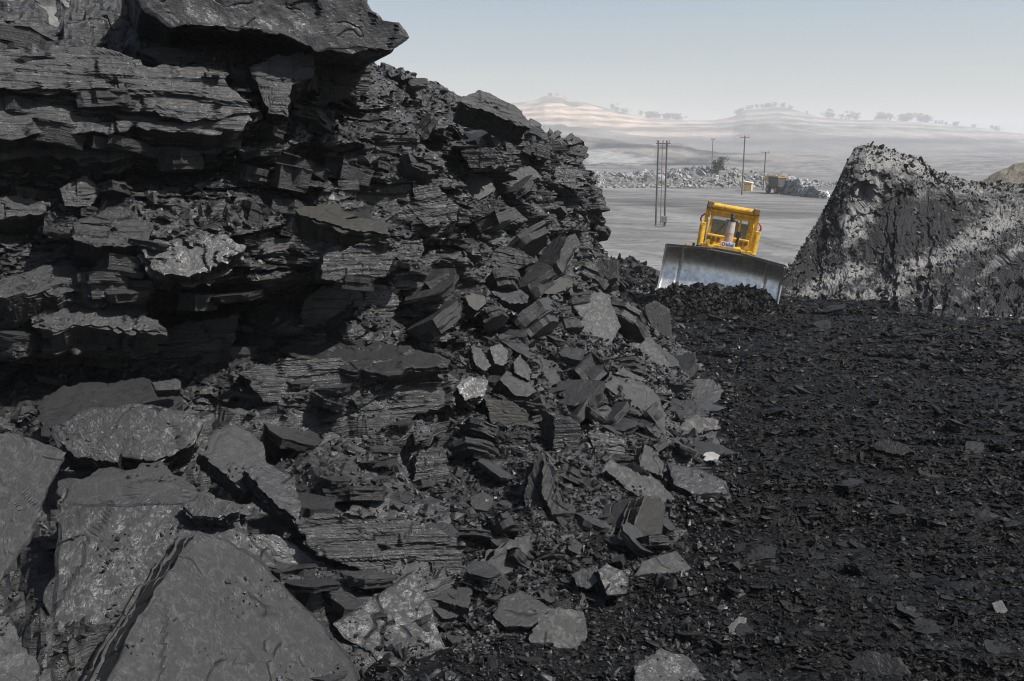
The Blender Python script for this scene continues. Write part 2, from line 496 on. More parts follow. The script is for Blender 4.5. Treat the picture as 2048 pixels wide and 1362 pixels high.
# ================================================================== slabs and blocks
def resample(P, N, seed, jag):
    """closed 2D outline -> N points with broken edges"""
    P = np.asarray(P, float)
    Q = np.vstack([P, P[:1]])
    seg = np.r_[0, np.cumsum(np.hypot(*np.diff(Q, axis=0).T))]
    t = np.linspace(0, seg[-1], N, endpoint=False)
    for c in seg[:-1]:                                   # keep the corners sharp
        t[np.argmin(np.abs(t - c))] = c
    t.sort()
    x = np.interp(t, seg, Q[:, 0]); y = np.interp(t, seg, Q[:, 1])
    size = seg[-1] / 4
    tx = np.gradient(x); ty = np.gradient(y); l = np.hypot(tx, ty) + 1e-9
    a = t / seg[-1] * 2 * PI
    ca, sa = np.cos(a) * seg[-1] / 2 / PI, np.sin(a) * seg[-1] / 2 / PI
    j = jag * size * (0.38 * fbm(ca * 6 / size, sa * 6 / size, seed * 1.7, 4, seed, 0.66) + 0.25 * np.sign(vnoise(ca * 9 / size, sa * 9 / size, seed * 2.1, seed + 5)))
    return np.stack([x + ty / l * j, y - tx / l * j], -1)

def slab_mesh(name, out2, th, seed, N=64, rings=7, lam=5, jag=0.06, relief=0.008, steps=0.02, lam_amp=0.05, taper=0.06, mats=None, frame=None, strat=0.0, bed2=None):
    """a broken slab: cleaved top at z = 0, laminated broken sides, bottom at z = -th; the outline is star shaped about its middle"""
    P = resample(out2, N, seed, jag)
    c = P.mean(0); P = P - c
    size = math.sqrt(max(1e-6, np.ptp(P[:, 0]) * np.ptp(P[:, 1])))
    rows = []
    rad = np.linspace(0, 1, rings + 1)[1:] ** 0.85
    for r in rad:
        x, y = P[:, 0] * r, P[:, 1] * r
        nz = vnoise(x * 1.9 / size, y * 1.9 / size, seed * 3.7, seed + 3) + 0.5 * vnoise(x * 5 / size, y * 5 / size, seed * 1.3, seed + 4)
        st = np.floor((nz * 0.5 + 0.5) * 3.2) / 3.2
        z = -relief * size * (0.5 + 0.5 * fbm(x * 3 / size, y * 3 / size, seed * 0.7, 4, seed + 6)) - steps * size * st
        if r > 0.999: z = z * 1.0 - 0.004 * size
        rows.append(np.stack([x, y, z], -1))
    z0 = rows[-1][:, 2]
    ang = np.arctan2(P[:, 1], P[:, 0])
    rn = np.hypot(P[:, 0], P[:, 1]) + 1e-9
    hs = np.sort(np.random.RandomState(seed).rand(lam - 1)) if lam > 1 else np.array([])
    hs = np.r_[0, hs * 0.94 + 0.03, 1]
    for k in range(lam):
        o = lam_amp * size * (0.8 * (hash2(np.array([k]), np.array([seed]), 5)[0] - 0.75) + 0.9 * fbm(P[:, 0] * 4 / size, P[:, 1] * 4 / size, k * 7.7 + seed, 3, seed + 9, 0.6))
        for h in (hs[k], hs[k + 1]):
            sc = 1 + o / rn - taper * h
            z = z0 * (1 - h) - th * h
            rows.append(np.stack([P[:, 0] * sc, P[:, 1] * sc, z - (0.003 if h == hs[k] else 0)], -1))
    rows.append(np.stack([P[:, 0] * 0.5, P[:, 1] * 0.5, np.full(N, -th * 1.02)], -1))
    M = len(rows)
    A = np.stack(rows, 1)                                 # (N, M, 3)
    if strat and bed2 is not None:                        # bedding planes that run across the broken front
        v = A[:, :, 0] * bed2[0] + A[:, :, 1] * bed2[1]; u = A[:, :, 0] * bed2[1] - A[:, :, 1] * bed2[0]
        dz = 0
        for k, (h, l, a) in enumerate([(0.30, 0.9, 1.0), (0.13, 0.5, 0.55), (0.055, 0.3, 0.28)]):
            w = v / size / h + 0.5 * fbm(u * 1.2 / size, v * 2 / size, seed, 2, seed + k)
            lay = np.floor(w); cell = np.floor(u / size / l + hash2(lay, lay * 0, seed + k) * 7)
            dz = dz + a * (hash2(lay, cell, seed + 40 + k) - 1.0)
        top = np.zeros(M); top[:rings] = 1; top[rings:] = np.linspace(1, 0, M - rings)
        A[:, :, 2] += strat * size * dz * top[None, :]
    V = np.vstack([A.reshape(-1, 3), [[0, 0, rows[0][:, 2].mean()], [0, 0, -th * 1.02]]])
    F = grid_faces(N, M, True).tolist()
    ct, cb = N * M, N * M + 1
    tris = []
    for i in range(N):
        j = (i + 1) % N
        tris.append((ct, j * M, i * M)); tris.append((cb, i * M + M - 1, j * M + M - 1))
    # split quads so that every face is a triangle
    F = np.array(F)
    T = np.vstack([F[:, [0, 2, 1]], F[:, [0, 3, 2]], np.array(tris)[:, [0, 2, 1]]])
    if frame is not None:
        V = V @ frame.T
    return mesh_np(name, V, T, mats), c

def basis(n, hint=Vector((1, 0, 0))):
    n = n.normalized()
    x = (hint - n * hint.dot(n)).normalized()
    y = n.cross(x)
    return x, y, n

SEED = [100]
def place_slab(name, out, n, th, mat, d=None, lift=0.06, bed=None, parent=None, **kw):
    """a slab whose cleaved face is seen with this outline in the photograph; the face lies in a real plane through a point of the rubble"""
    SEED[0] += 1
    seed = SEED[0]
    n = Vector(n).normalized()
    cx = sum(p[0] for p in out) / len(out); cy = sum(p[1] for p in out) / len(out)
    if d is not None:
        p0 = at(cx, cy, d)
    else:
        h = hit(cx, cy)
        p0 = h[0] + (CAM - h[0]).normalized() * lift if h else at(cx, cy, 12)
    if n.dot(CAM - p0) < 0.12 * (CAM - p0).length:       # keep the face turned to the viewer's side
        n = (n + (CAM - p0).normalized() * 0.35).normalized()
    W = [on_plane(x, y, p0, n) for x, y in out]
    ex, ey, ez = basis(n)
    out2 = [((w - p0).dot(ex), (w - p0).dot(ey)) for w in W]
    ar = sum(out2[i][0] * out2[(i + 1) % len(out2)][1] - out2[(i + 1) % len(out2)][0] * out2[i][1] for i in range(len(out2)))
    if ar < 0: out2 = out2[::-1]
    F3 = Matrix((ex, ey, ez)).transposed()
    frame = None; bed2 = None
    if bed is not None:
        b = Vector(bed).normalized()
        bed2 = (b.dot(ex), b.dot(ey)); l = math.hypot(*bed2) + 1e-9; bed2 = (bed2[0] / l, bed2[1] / l)
        bx, by, bz = basis(b)
        B3 = Matrix((bx, by, bz)).transposed()
        frame = np.array((B3.inverted() @ F3))            # mesh is stored in the bedding frame
        F3 = B3
    me, c = slab_mesh(name, out2, th, seed, mats=[mat], frame=frame, bed2=bed2, **kw)
    loc = p0 + ex * c[0] + ey * c[1]
    M = Matrix.Translation(loc) @ F3.to_4x4()
    return link(name, me, parent, M)

HZ = (0.03, 0.02, 1.0)
FACE_PIECES = []
def E(out, n=(0.4, -0.86, 0.2), th=0.7, mat=None, bed=HZ, name='coal_ledge', strat=0.06, N=96, rings=14, lam=6, **kw):
    o = place_slab(name, out, n, th, mat or M_COAL, bed=bed, parent=coal_face, strat=strat if bed else 0.0, N=N, rings=rings, lam=lam, **kw)
    FACE_PIECES.append(o)
    return o

# ---- pieces that still sit in the face (parts of it), traced one by one
E([(250, -70), (740, -70), (743, 0), (772, 38), (800, 46), (818, 72), (785, 93), (740, 88), (640, 95), (560, 62), (430, 46), (345, 42), (290, 10)],
  (0.42, -0.88, 0.12), 2.0, M_SHINY, d=11.45, N=200, rings=26, bed=None, relief=0.05, steps=0.05, jag=0.035, name='coal_overhang')
E([(-70, 100), (180, 86), (320, 128), (430, 135), (500, 185), (522, 207), (380, 232), (240, 206), (150, 170), (-70, 165)], (0.4, -0.8, 0.42), 1.4, N=160, rings=22, lift=0.25)
E([(-70, 172), (150, 172), (240, 206), (380, 232), (500, 215), (515, 235), (490, 256), (200, 250), (-70, 256)], (0.4, -0.8, 0.42), 1.2, N=160, rings=18, lift=0.2)
E([(-70, 264), (200, 254), (482, 255), (478, 292), (220, 312), (-70, 302)], (0.4, -0.78, 0.45), 1.2, N=160, rings=16, lift=0.3)
E([(600, 125), (735, 115), (740, 186), (625, 216), (592, 182)], (0.2, -0.97, -0.1), 1.0, lift=0.2)
E([(500, 132), (560, 108), (628, 112), (630, 150), (585, 165), (575, 226), (540, 218), (522, 180)], (0.35, -0.85, 0.3), 0.8, lift=0.25)
E([(275, 98), (330, 88), (380, 100), (450, 125), (440, 134), (350, 128)], (0.4, -0.7, 0.55), 0.5, lift=0.35)
E([(588, 412), (676, 405), (690, 424), (776, 446), (781, 466), (700, 458), (640, 440), (600, 428)], (0.22, -0.42, 0.88), 0.42, M_TAN, bed=None, lift=0.35, lam=9, lam_amp=0.09)
E([(650, 512), (715, 490), (780, 478), (792, 512), (770, 556), (700, 562), (646, 560)], (0.45, -0.85, 0.15), 0.8, lift=0.3)
E([(790, 480), (846, 480), (850, 502), (836, 522), (792, 520)], (0.45, -0.85, 0.15), 0.5, lift=0.25)
E([(700, 350), (780, 352), (880, 375), (926, 408), (920, 440), (860, 453), (768, 440), (696, 398)], (0.42, -0.88, 0.12), 1.1, lift=0.35, bed=(-0.12, 0, 1), N=120)
E([(610, 600), (640, 575), (775, 568), (802, 592), (790, 632), (700, 655), (606, 652)], (0.5, -0.82, 0.15), 1.0, lift=0.2, bed=(0.1, 0, 1), N=120)
E([(486, 742), (560, 722), (640, 716), (880, 726), (912, 762), (904, 802), (800, 836), (650, 832), (530, 800)], (0.36, -0.84, 0.3), 1.1, lift=0.25, N=170, rings=22)
E([(560, 690), (650, 672), (760, 680), (860, 700), (900, 726), (760, 742), (640, 728)], (0.1, -0.35, 0.93), 0.3, M_SLATE, bed=None, lift=0.2, steps=0.06, N=110, lam=8)
E([(285, 497), (325, 478), (445, 468), (487, 490), (470, 512), (400, 546), (312, 540)], (0.3, -0.72, 0.62), 0.35, M_COAL, bed=None, lift=0.3, steps=0.12, lam_amp=0.12, jag=0.1)
E([(74, 600), (130, 583), (200, 582), (262, 604), (318, 654), (250, 652), (180, 640), (88, 662)], (0.25, -0.55, 0.8), 0.4, M_COAL, bed=None, lift=0.35, steps=0.12, lam=8, lam_amp=0.1, jag=0.1)
E([(0, 560), (120, 520), (250, 530), (300, 560), (250, 575), (120, 572), (0, 590)], (0.25, -0.5, 0.83), 0.4, bed=None, lift=0.3, steps=0.12, lam=8, jag=0.1)
E([(-60, 400), (30, 385), (100, 400), (80, 425), (-60, 440)], (0.35, -0.75, 0.55), 0.5, lift=0.3)
E([(120, 372), (170, 350), (205, 375), (180, 410), (130, 408)], (0.4, -0.75, 0.5), 0.5, lift=0.35)
E([(150, 440), (240, 408), (310, 440), (300, 480), (200, 490), (140, 470)], (0.35, -0.7, 0.6), 0.6, M_SLATE, lift=0.3)
E([(80, 640), (240, 640), (320, 660), (470, 640), (460, 720), (300, 750), (90, 720)], (0.2, -0.97, -0.05), 0.8, N=140, rings=18, lift=0.05)
E([(140, 305), (190, 296), (205, 318), (160, 328)], (0.3, -0.6, 0.7), 0.3, M_SHINY, lift=0.3)
E([(-70, -70), (150, -70), (205, 25), (258, 92), (200, 102), (70, 66), (-70, 78)], (0.30, -0.62, 0.72), 0.8, M_ASHTOP, bed=None, lift=0.3, steps=0.12, relief=0.08, jag=0.08, N=150, rings=24)
# right-hand end
E([(850, 157), (872, 160), (925, 194), (934, 206), (932, 220), (900, 196), (862, 178)], (0.35, -0.9, 0.2), 0.7, bed=(0.45, 0, 0.9), lift=0.22)
E([(922, 196), (965, 173), (985, 180), (1030, 205), (1062, 236), (1066, 252), (1040, 246), (1000, 224), (935, 209)], (0.45, -0.62, 0.64), 0.35, M_PALE, lift=0.12, bed=(0.25, 0, 0.95))
E([(938, 214), (1000, 224), (1046, 240), (1044, 250), (1000, 244), (950, 226)], (0.3, -0.9, 0.3), 0.6, lift=0.45, bed=(0.25, 0, 0.95))
E([(985, 240), (1046, 262), (1040, 280), (988, 272)], (0.25, -0.97, 0.0), 0.7, lift=0.22, bed=(0.3, 0, 0.95))
E([(1042, 274), (1102, 294), (1102, 316), (1080, 318), (1046, 292)], (0.35, -0.9, 0.25), 0.7, M_SLATE, lift=0.25, bed=(0.3, 0, 0.95))
E([(1100, 300), (1146, 263), (1168, 275), (1181, 290), (1179, 312), (1150, 332), (1105, 312)], (0.45, -0.8, 0.4), 0.9, M_SLATE, lift=0.22, bed=(-0.42, -0.1, 0.9), strat=0.1)
E([(1080, 282), (1118, 256), (1126, 262), (1108, 280), (1090, 292)], (0.4, -0.7, 0.6), 0.4, M_PALE, lift=0.5)
E([(920, 302), (996, 297), (1010, 328), (940, 336)], (0.15, -0.98, -0.1), 0.9, lift=0.5)
E([(932, 262), (980, 255), (1000, 290), (925, 296)], (0.4, -0.8, 0.4), 0.8, M_SHINY, lift=0.4)
E([(895, 386), (932, 354), (978, 350), (992, 378), (960, 398)], (0.45, -0.6, 0.66), 0.5, M_PALE, bed=None, lift=0.45)
E([(935, 420), (992, 404), (1006, 438), (946, 442)], (0.3, -0.93, 0.1), 0.7, M_SHINY, lift=0.5)
E([(990, 404), (1032, 414), (1056, 438), (1030, 446), (992, 440)], (0.45, -0.7, 0.55), 0.5, M_SLATE, lift=0.45)
E([(984, 510), (1000, 490), (1040, 497), (1076, 519), (1026, 541), (1000, 531)], (0.35, -0.8, 0.45), 0.6, M_SLATE, bed=(0.2, 0.1, 0.97), lift=0.4)
E([(1060, 582), (1100, 547), (1148, 556), (1146, 572), (1096, 590), (1062, 599)], (0.3, -0.55, 0.78), 0.4, M_TAN, bed=None, lift=0.4, steps=0.06, lam=8)
E([(980, 582), (1020, 566), (1058, 590), (1056, 606), (1020, 606)], (0.35, -0.5, 0.8), 0.4, M_SHINY, bed=None, lift=0.4)
E([(1115, 330), (1160, 340), (1175, 365), (1150, 378), (1105, 360)], (0.4, -0.85, 0.3), 0.7, lift=0.45)
E([(1000, 340), (1060, 330), (1085, 352), (1040, 372)], (0.4, -0.6, 0.65), 0.5, M_SLATE, lift=0.4, bed=None)
E([(1076, 905), (1090, 908), (1086, 1010), (1056, 1062), (1050, 980)], (0.0, -0.93, 0.36), 0.4, M_SLATE, lift=0.3, bed=(0.9, 0, 0.3), strat=0.03)
E([(1092, 912), (1152, 1058), (1144, 1082), (1100, 1012), (1086, 960)], (0.6, -0.7, 0.4), 0.35, M_SLATE, lift=0.3, bed=(0.85, 0, -0.45), strat=0.03)
E([(1110, 835), (1162, 850), (1160, 880), (1150, 940), (1108, 940)], (0.25, -0.96, 0.05), 0.6, lift=0.3, strat=0.03)
E([(840, 905), (890, 890), (905, 960), (880, 1010), (815, 1005)], (0.4, -0.85, 0.3), 0.6, lift=0.25)
E([(600, 1040), (640, 1020), (860, 1050), (930, 1080), (925, 1150), (800, 1160), (620, 1100)], (0.3, -0.85, 0.42), 0.7, lift=0.3, N=150, rings=18, bed=(0.1, 0, 1))
E([(930, 1190), (960, 1130), (1020, 1080), (1066, 1068), (1060, 1110), (1010, 1190), (960, 1220)], (0.5, -0.6, 0.6), 0.4, M_SLATE, lift=0.2, bed=None)

# ---- loose slabs and blocks lying at the foot of the face: things of their own
GROUP = 'fallen coal slabs at the foot of the face'
SLABS = []
def T(label, out, n, th, mat=None, name='coal_slab', cat='coal slab', **kw):
    kw.setdefault('N', 90); kw.setdefault('rings', 10); kw.setdefault('lam', 7)
    o = place_slab(name, out, n, th, mat or M_SLATE, **kw)
    SLABS.append(o)
    o['label'] = label; o['category'] = cat; o['group'] = GROUP; o['kind'] = 'thing'
    return o

T('very large smooth grey slab leaning in the bottom left corner, pointed top', [(396, 1060), (300, 1205), (215, 1362), (170, 1450), (760, 1450), (695, 1305), (640, 1240), (560, 1158), (470, 1082)], (0.64, -0.40, 0.66), 0.40, d=6.7, N=200, rings=24, steps=0.008, relief=0.004, taper=-0.10, jag=0.02, lam=6, lam_amp=0.015)
T('large glossy dark slab behind the pointed smooth grey slab', [(116, 1004), (380, 1003), (500, 1062), (596, 1185), (640, 1300), (560, 1450), (88, 1450), (104, 1150)], (0.30, -0.62, 0.72), 0.5, M_SHINY, d=7.5, N=200, rings=24, jag=0.02, steps=0.012, relief=0.015)
T('thin flat slab lying on top of the large glossy slab', [(120, 962), (200, 940), (320, 924), (396, 978), (500, 1010), (505, 1030), (380, 1012), (118, 1008)], (0.26, -0.55, 0.8), 0.10, d=8.2, N=140, lam=5)
T('grey slab standing on edge at the left border of the picture', [(-60, 860), (60, 872), (134, 904), (96, 985), (60, 1082), (0, 1168), (-60, 1230)], (0.75, -0.45, 0.5), 0.22, d=7.4, N=120, jag=0.025, rings=14, steps=0.02)
T('pale slab corner at the very bottom left edge of the picture', [(-50, 1215), (20, 1235), (50, 1300), (85, 1400), (-50, 1430)], (0.4, -0.5, 0.77), 0.3, d=6.4)
T('rounded glossy slab on top of the pile, below the dark hollow', [(104, 850), (180, 816), (330, 813), (404, 836), (386, 884), (310, 922), (220, 908), (126, 902)], (0.25, -0.72, 0.65), 0.5, M_SHINY, d=8.9, N=130, rings=16, jag=0.03)
T('flat grey slab lying behind the rounded glossy slab', [(64, 806), (128, 768), (280, 758), (366, 796), (330, 828), (180, 828), (92, 868)], (0.1, -0.35, 0.93), 0.3, d=9.5, N=120)
T('dark wedge of coal beneath the rounded glossy slab', [(122, 884), (160, 878), (240, 905), (235, 925), (150, 912)], (0.2, -0.8, 0.55), 0.3, M_COAL, d=8.6)
T('upright grey slab right of the rounded glossy slab', [(404, 906), (436, 858), (470, 846), (524, 884), (530, 925), (512, 975), (490, 985), (450, 950)], (0.35, -0.5, 0.79), 0.25, d=8.8)
T('slab with a bright upper edge leaning behind the glossy slab', [(488, 938), (520, 920), (582, 950), (602, 1008), (598, 1042), (545, 1000)], (0.4, -0.45, 0.8), 0.22, M_SHINY, d=8.5)
T('narrow splintered slab sloping down right of the glossy slab', [(508, 1066), (560, 1074), (692, 1150), (722, 1190), (690, 1198), (600, 1150), (525, 1100)], (0.3, -0.8, 0.5), 0.35, M_COAL, d=8.1, lam_amp=0.08)
T('small flaky lump resting on the large glossy slab', [(362, 1010), (400, 988), (455, 1000), (478, 1022), (440, 1034), (385, 1030)], (0.1, -0.6, 0.8), 0.15, M_COAL, d=8.0, lam_amp=0.1)
T('small squared block lying on the flat slab under the hollow', [(304, 765), (350, 757), (362, 762), (360, 778), (312, 780)], (0.2, -0.7, 0.68), 0.15, M_SLATE, d=9.5)
T('broad speckled grey slab in the bottom middle foreground', [(668, 1246), (745, 1195), (828, 1140), (866, 1225), (892, 1300), (880, 1330), (800, 1385), (742, 1300), (690, 1275)], (0.35, -0.55, 0.76), 0.18, M_SHINY, d=7.4, N=130, rings=16, jag=0.02, steps=0.012)
T('square topped block with striped side behind the speckled slab', [(852, 1195), (908, 1152), (942, 1180), (938, 1215), (880, 1200)], (0.15, -0.25, 0.95), 0.35, M_SLATE, d=8.0, lam=9, lam_amp=0.03)
T('slab fragment touching the bottom edge below the speckled slab', [(600, 1300), (700, 1308), (702, 1400), (610, 1400)], (0.4, -0.6, 0.7), 0.3, d=7.0)
T('flat topped slab right of the square striped block', [(988, 1228), (1002, 1196), (1040, 1180), (1104, 1215), (1076, 1252), (1010, 1252)], (0.2, -0.45, 0.87), 0.22, M_SLATE, d=7.9, jag=0.03)
T('ribbed wedge shaped block in the bottom foreground', [(1054, 1312), (1062, 1258), (1108, 1214), (1168, 1224), (1182, 1302), (1150, 1322), (1105, 1318)], (0.35, -0.65, 0.67), 0.35, M_SLATE, d=7.7, lam_amp=0.03)
T('thin dark shard standing upright at the bottom edge', [(996, 1400), (1006, 1300), (1028, 1274), (1042, 1300), (1040, 1400)], (0.5, -0.8, 0.3), 0.15, M_COAL, d=7.5)
T('flat slab lying below the ribbed wedge at the bottom edge', [(1040, 1330), (1100, 1322), (1160, 1338), (1215, 1390), (1050, 1390)], (0.2, -0.35, 0.9), 0.15, M_SLATE, d=7.4)
T('dusty grey boulder cut by the bottom edge, below the squared blocks', [(1268, 1330), (1320, 1296), (1380, 1316), (1430, 1400), (1265, 1400)], (0.2, -0.5, 0.84), 0.35, M_SHINY, name='coal_boulder', cat='boulder')
T('leaning block with tan weathered side beside the rubble toe', [(1170, 1068), (1200, 1012), (1288, 990), (1272, 1040), (1250, 1102), (1210, 1092)], (-0.3, -0.75, 0.59), 0.5, M_SLATE, name='coal_block', cat='coal block', jag=0.02, steps=0.01, lam_amp=0.02)
T('tan weathered cleaved face at the rubble toe, above the squared blocks', [(1290, 990), (1322, 994), (1332, 1012), (1322, 1080), (1256, 1106), (1272, 1042)], (0.62, -0.68, 0.4), 0.25, M_TAN, jag=0.02, steps=0.01, lam_amp=0.02, lift=0.35)
T('clean cut grey block on the ground at the rubble toe', [(1272, 1150), (1285, 1122), (1352, 1100), (1384, 1136), (1330, 1160), (1290, 1172)], (0.25, -0.5, 0.83), 0.3, M_SLATE, name='coal_block', cat='coal block', jag=0.015, steps=0.008, lift=0.3)
T('bright speckled cube left of the clean cut grey block', [(1196, 1140), (1214, 1128), (1258, 1148), (1254, 1186), (1216, 1190)], (0.35, -0.7, 0.62), 0.28, M_SHINY, name='coal_block', cat='coal block', jag=0.02, lift=0.25)
T('dark block behind the bright speckled cube', [(1148, 1146), (1192, 1130), (1200, 1160), (1176, 1178), (1152, 1170)], (-0.1, -0.8, 0.6), 0.3, M_COAL, name='coal_block', cat='coal block', lift=0.25)
T('broad grey speckled slab sloping to the ground at the toe', [(1336, 925), (1400, 938), (1452, 962), (1468, 1006), (1410, 1000), (1350, 968)], (0.15, -0.5, 0.85), 0.22, M_SHINY, jag=0.025, lift=0.3)
T('thick slab with dark side above the broad speckled slab', [(1352, 892), (1400, 880), (1442, 888), (1484, 908), (1462, 934), (1420, 915)], (0.15, -0.25, 0.95), 0.38, M_SLATE, lift=0.35, jag=0.03)
T('upper of two stacked lens shaped slabs at the toe', [(1330, 858), (1370, 838), (1434, 834), (1438, 856), (1400, 866), (1335, 872)], (0.15, -0.75, 0.65), 0.4, M_SLATE, lift=0.35, lam_amp=0.06)
T('lower of two stacked lens shaped slabs at the toe', [(1318, 880), (1400, 872), (1434, 862), (1432, 886), (1340, 892)], (0.1, -0.85, 0.5), 0.4, M_SLATE, lift=0.3)
T('thin broken plates lying above the stacked lens shaped slabs', [(1330, 822), (1352, 796), (1390, 800), (1420, 824), (1390, 834), (1345, 836)], (0.1, -0.35, 0.93), 0.25, M_SLATE, lift=0.3, lam=9, lam_amp=0.09, steps=0.06)
T('tall pale glittering slab upright on the rubble slope', [(1148, 612), (1186, 583), (1214, 590), (1242, 652), (1220, 690), (1192, 702), (1172, 692), (1146, 660), (1160, 630)], (0.42, -0.66, 0.62), 0.3, M_PALE, lift=0.6, jag=0.025, N=120)
T('elongated ribbed slab sliding down below the pale glittering slab', [(1236, 692), (1262, 664), (1300, 672), (1342, 730), (1338, 740), (1280, 736)], (0.3, -0.62, 0.72), 0.45, M_SLATE, lift=0.5, lam_amp=0.05)
T('ribbed slab tail pointing down to the ground right of the elongated slab', [(1300, 672), (1318, 690), (1356, 720), (1372, 770), (1346, 775), (1330, 735)], (0.6, -0.6, 0.55), 0.35, M_SLATE, lift=0.5)
T('upright block with whitish cap and dark side, nearest the bulldozer', [(1290, 612), (1312, 600), (1340, 618), (1346, 700), (1330, 712), (1300, 690)], (0.1, -0.94, 0.32), 0.6, M_SLATE, name='coal_block', cat='coal block', lift=0.5, jag=0.03)
T('big grey slab with split top, middle of the right rubble edge', [(1210, 772), (1228, 752), (1290, 765), (1318, 790), (1330, 830), (1332, 868), (1290, 884), (1262, 806)], (0.38, -0.55, 0.74), 0.5, M_SLATE, lift=0.5, N=120, jag=0.025)
T('thin plate lying on the split grey slab', [(1228, 746), (1245, 736), (1288, 756), (1284, 762), (1250, 752)], (0.2, -0.6, 0.75), 0.12, M_SLATE, lift=0.6)
T('narrow grey slab leaning below the split grey slab', [(1278, 935), (1290, 886), (1306, 896), (1328, 926), (1326, 952), (1306, 944)], (0.45, -0.55, 0.7), 0.2, M_SLATE, lift=0.35)
T('pointed slab sliding toward the tan weathered block', [(1284, 950), (1300, 946), (1340, 984), (1362, 1012), (1334, 1012), (1296, 976)], (0.35, -0.55, 0.75), 0.2, M_SLATE, lift=0.35)
T('ribbed slab on the slope left of the narrow leaning slab', [(1205, 930), (1225, 920), (1290, 952), (1310, 990), (1290, 1000), (1240, 965)], (0.25, -0.6, 0.75), 0.3, M_SLATE, lift=0.3, lam_amp=0.07)
T('layered block under the split grey slab', [(1180, 870), (1215, 860), (1250, 880), (1250, 915), (1190, 905)], (0.3, -0.8, 0.5), 0.4, M_COAL, lift=0.3, bed=(0.2, 0, 1), strat=0.06)
T('pale topped lump on the slope left of the split grey slab', [(1180, 820), (1215, 808), (1240, 838), (1236, 862), (1200, 850)], (0.25, -0.5, 0.83), 0.35, M_SHINY, lift=0.35)
T('block with a smooth striped front in the middle of the rubble', [(968, 792), (1030, 806), (1062, 828), (1048, 852), (984, 846)], (0.25, -0.92, 0.3), 0.5, M_TAN, name='coal_block', cat='coal block', lift=0.4, bed=(0.1, 0, 1), strat=0.02)
T('pale cut block with two faces above the striped front block', [(1000, 758), (1014, 740), (1050, 752), (1074, 782), (1056, 792), (1030, 790)], (0.35, -0.55, 0.75), 0.3, M_SLATE, name='coal_block', cat='coal block', lift=0.45, jag=0.03)
T('small light slab on the rubble above the pale cut block', [(978, 694), (1000, 686), (1016, 700), (1014, 734), (990, 726)], (0.4, -0.6, 0.7), 0.15, M_PALE, lift=0.45)
T('leaning grey slab left of the small light slab', [(942, 690), (962, 696), (982, 730), (970, 742), (950, 728)], (0.4, -0.6, 0.7), 0.15, M_SLATE, lift=0.4)
T('pointed grey slab right of the small light slab', [(1028, 724), (1040, 708), (1062, 740), (1060, 762), (1030, 744)], (0.4, -0.6, 0.7), 0.2, M_SLATE, lift=0.45)
T('rounded tan grey plate on the slope above the rubble middle', [(930, 592), (948, 586), (970, 592), (972, 606), (954, 622), (938, 610)], (0.35, -0.6, 0.7), 0.2, M_TAN, lift=0.45)
T('dark layered slab below the striped front block', [(912, 770), (940, 752), (976, 760), (970, 790), (930, 800)], (0.3, -0.7, 0.6), 0.35, M_COAL, lift=0.35, lam_amp=0.07)
T('whitish rock fragment lying alone on the coal ground', [(1400, 915), (1412, 904), (1426, 903), (1440, 910), (1436, 918), (1412, 922)], (0.2, -0.6, 0.78), 0.12, plain('white_rock', (0.2, 0.2, 0.195), 0.8, var=0.35, bump=0.6), name='pale_rock', cat='rock', N=40, lift=0.5)
T('tan grey rock fragment on the ground near the bottom edge', [(1456, 1254), (1478, 1232), (1494, 1236), (1490, 1250), (1478, 1272), (1460, 1268)], (0.2, -0.6, 0.78), 0.12, M_PALE, name='pale_rock', cat='rock', N=40, lift=0.12)
T('long dark slab half buried behind the whitish rock', [(1734, 890), (1770, 878), (1800, 884), (1830, 902), (1800, 910), (1760, 900)], (-0.3, -0.6, 0.74), 0.12, M_GSTONE, lift=0.15)
T('thin pointed plate lying on the ground near the right border', [(1930, 1034), (1968, 1018), (2010, 1036), (1970, 1044)], (-0.2, -0.45, 0.87), 0.06, M_GSTONE, lift=0.1)
T('broad flat rock on the ground at the bottom right', [(1690, 1330), (1740, 1300), (1800, 1318), (1820, 1345), (1760, 1358)], (-0.35, -0.65, 0.67), 0.15, M_GSTONE, lift=0.12)
T('speckled pale lump at the lower right border', [(1984, 1206), (2004, 1200), (2016, 1222), (1998, 1232)], (0.2, -0.6, 0.78), 0.12, M_PALE, name='pale_rock', cat='rock', N=40, lift=0.1)
T('dark ragged rock far out on the coal ground', [(1708, 664), (1722, 644), (1738, 656), (1734, 668)], (-0.45, -0.8, 0.4), 0.3, M_GSTONE, name='coal_boulder', cat='boulder', N=40, lift=0.4)

# ---- a small library of broken pieces, shared by the many alike ones
rng = np.random.RandomState(4)
LIB = []
for k in range(22):
    m = rng.randint(5, 9)
    a = np.sort(rng.rand(m) * 0.6 + np.arange(m)) / m * 2 * PI
    e = 0.55 + rng.rand() * 0.45
    o2 = [(math.cos(t) * (0.75 + 0.4 * rng.rand()), math.sin(t) * e * (0.75 + 0.4 * rng.rand())) for t in a]
    me, c = slab_mesh('broken_piece', o2, 0.35 + 0.6 * rng.rand(), 300 + k, N=26, rings=3, lam=4, jag=0.06, relief=0.03, steps=0.06, lam_amp=0.07, taper=0.1, mats=[M_COAL])
    LIB.append(me)
LIB_G = []
for me in LIB:
    m2 = me.copy(); m2.materials[0] = M_GSTONE; LIB_G.append(m2)

def rock_matrix(p, size, tiltx, tilty, yaw, flat):
    q = Matrix.Rotation(tiltx, 3, 'X') @ Matrix.Rotation(tilty, 3, 'Y') @ Matrix.Rotation(yaw, 3, 'Z')
    return Matrix.Translation(p) @ q.to_4x4() @ Matrix.Diagonal((size, size, size * flat, 1))

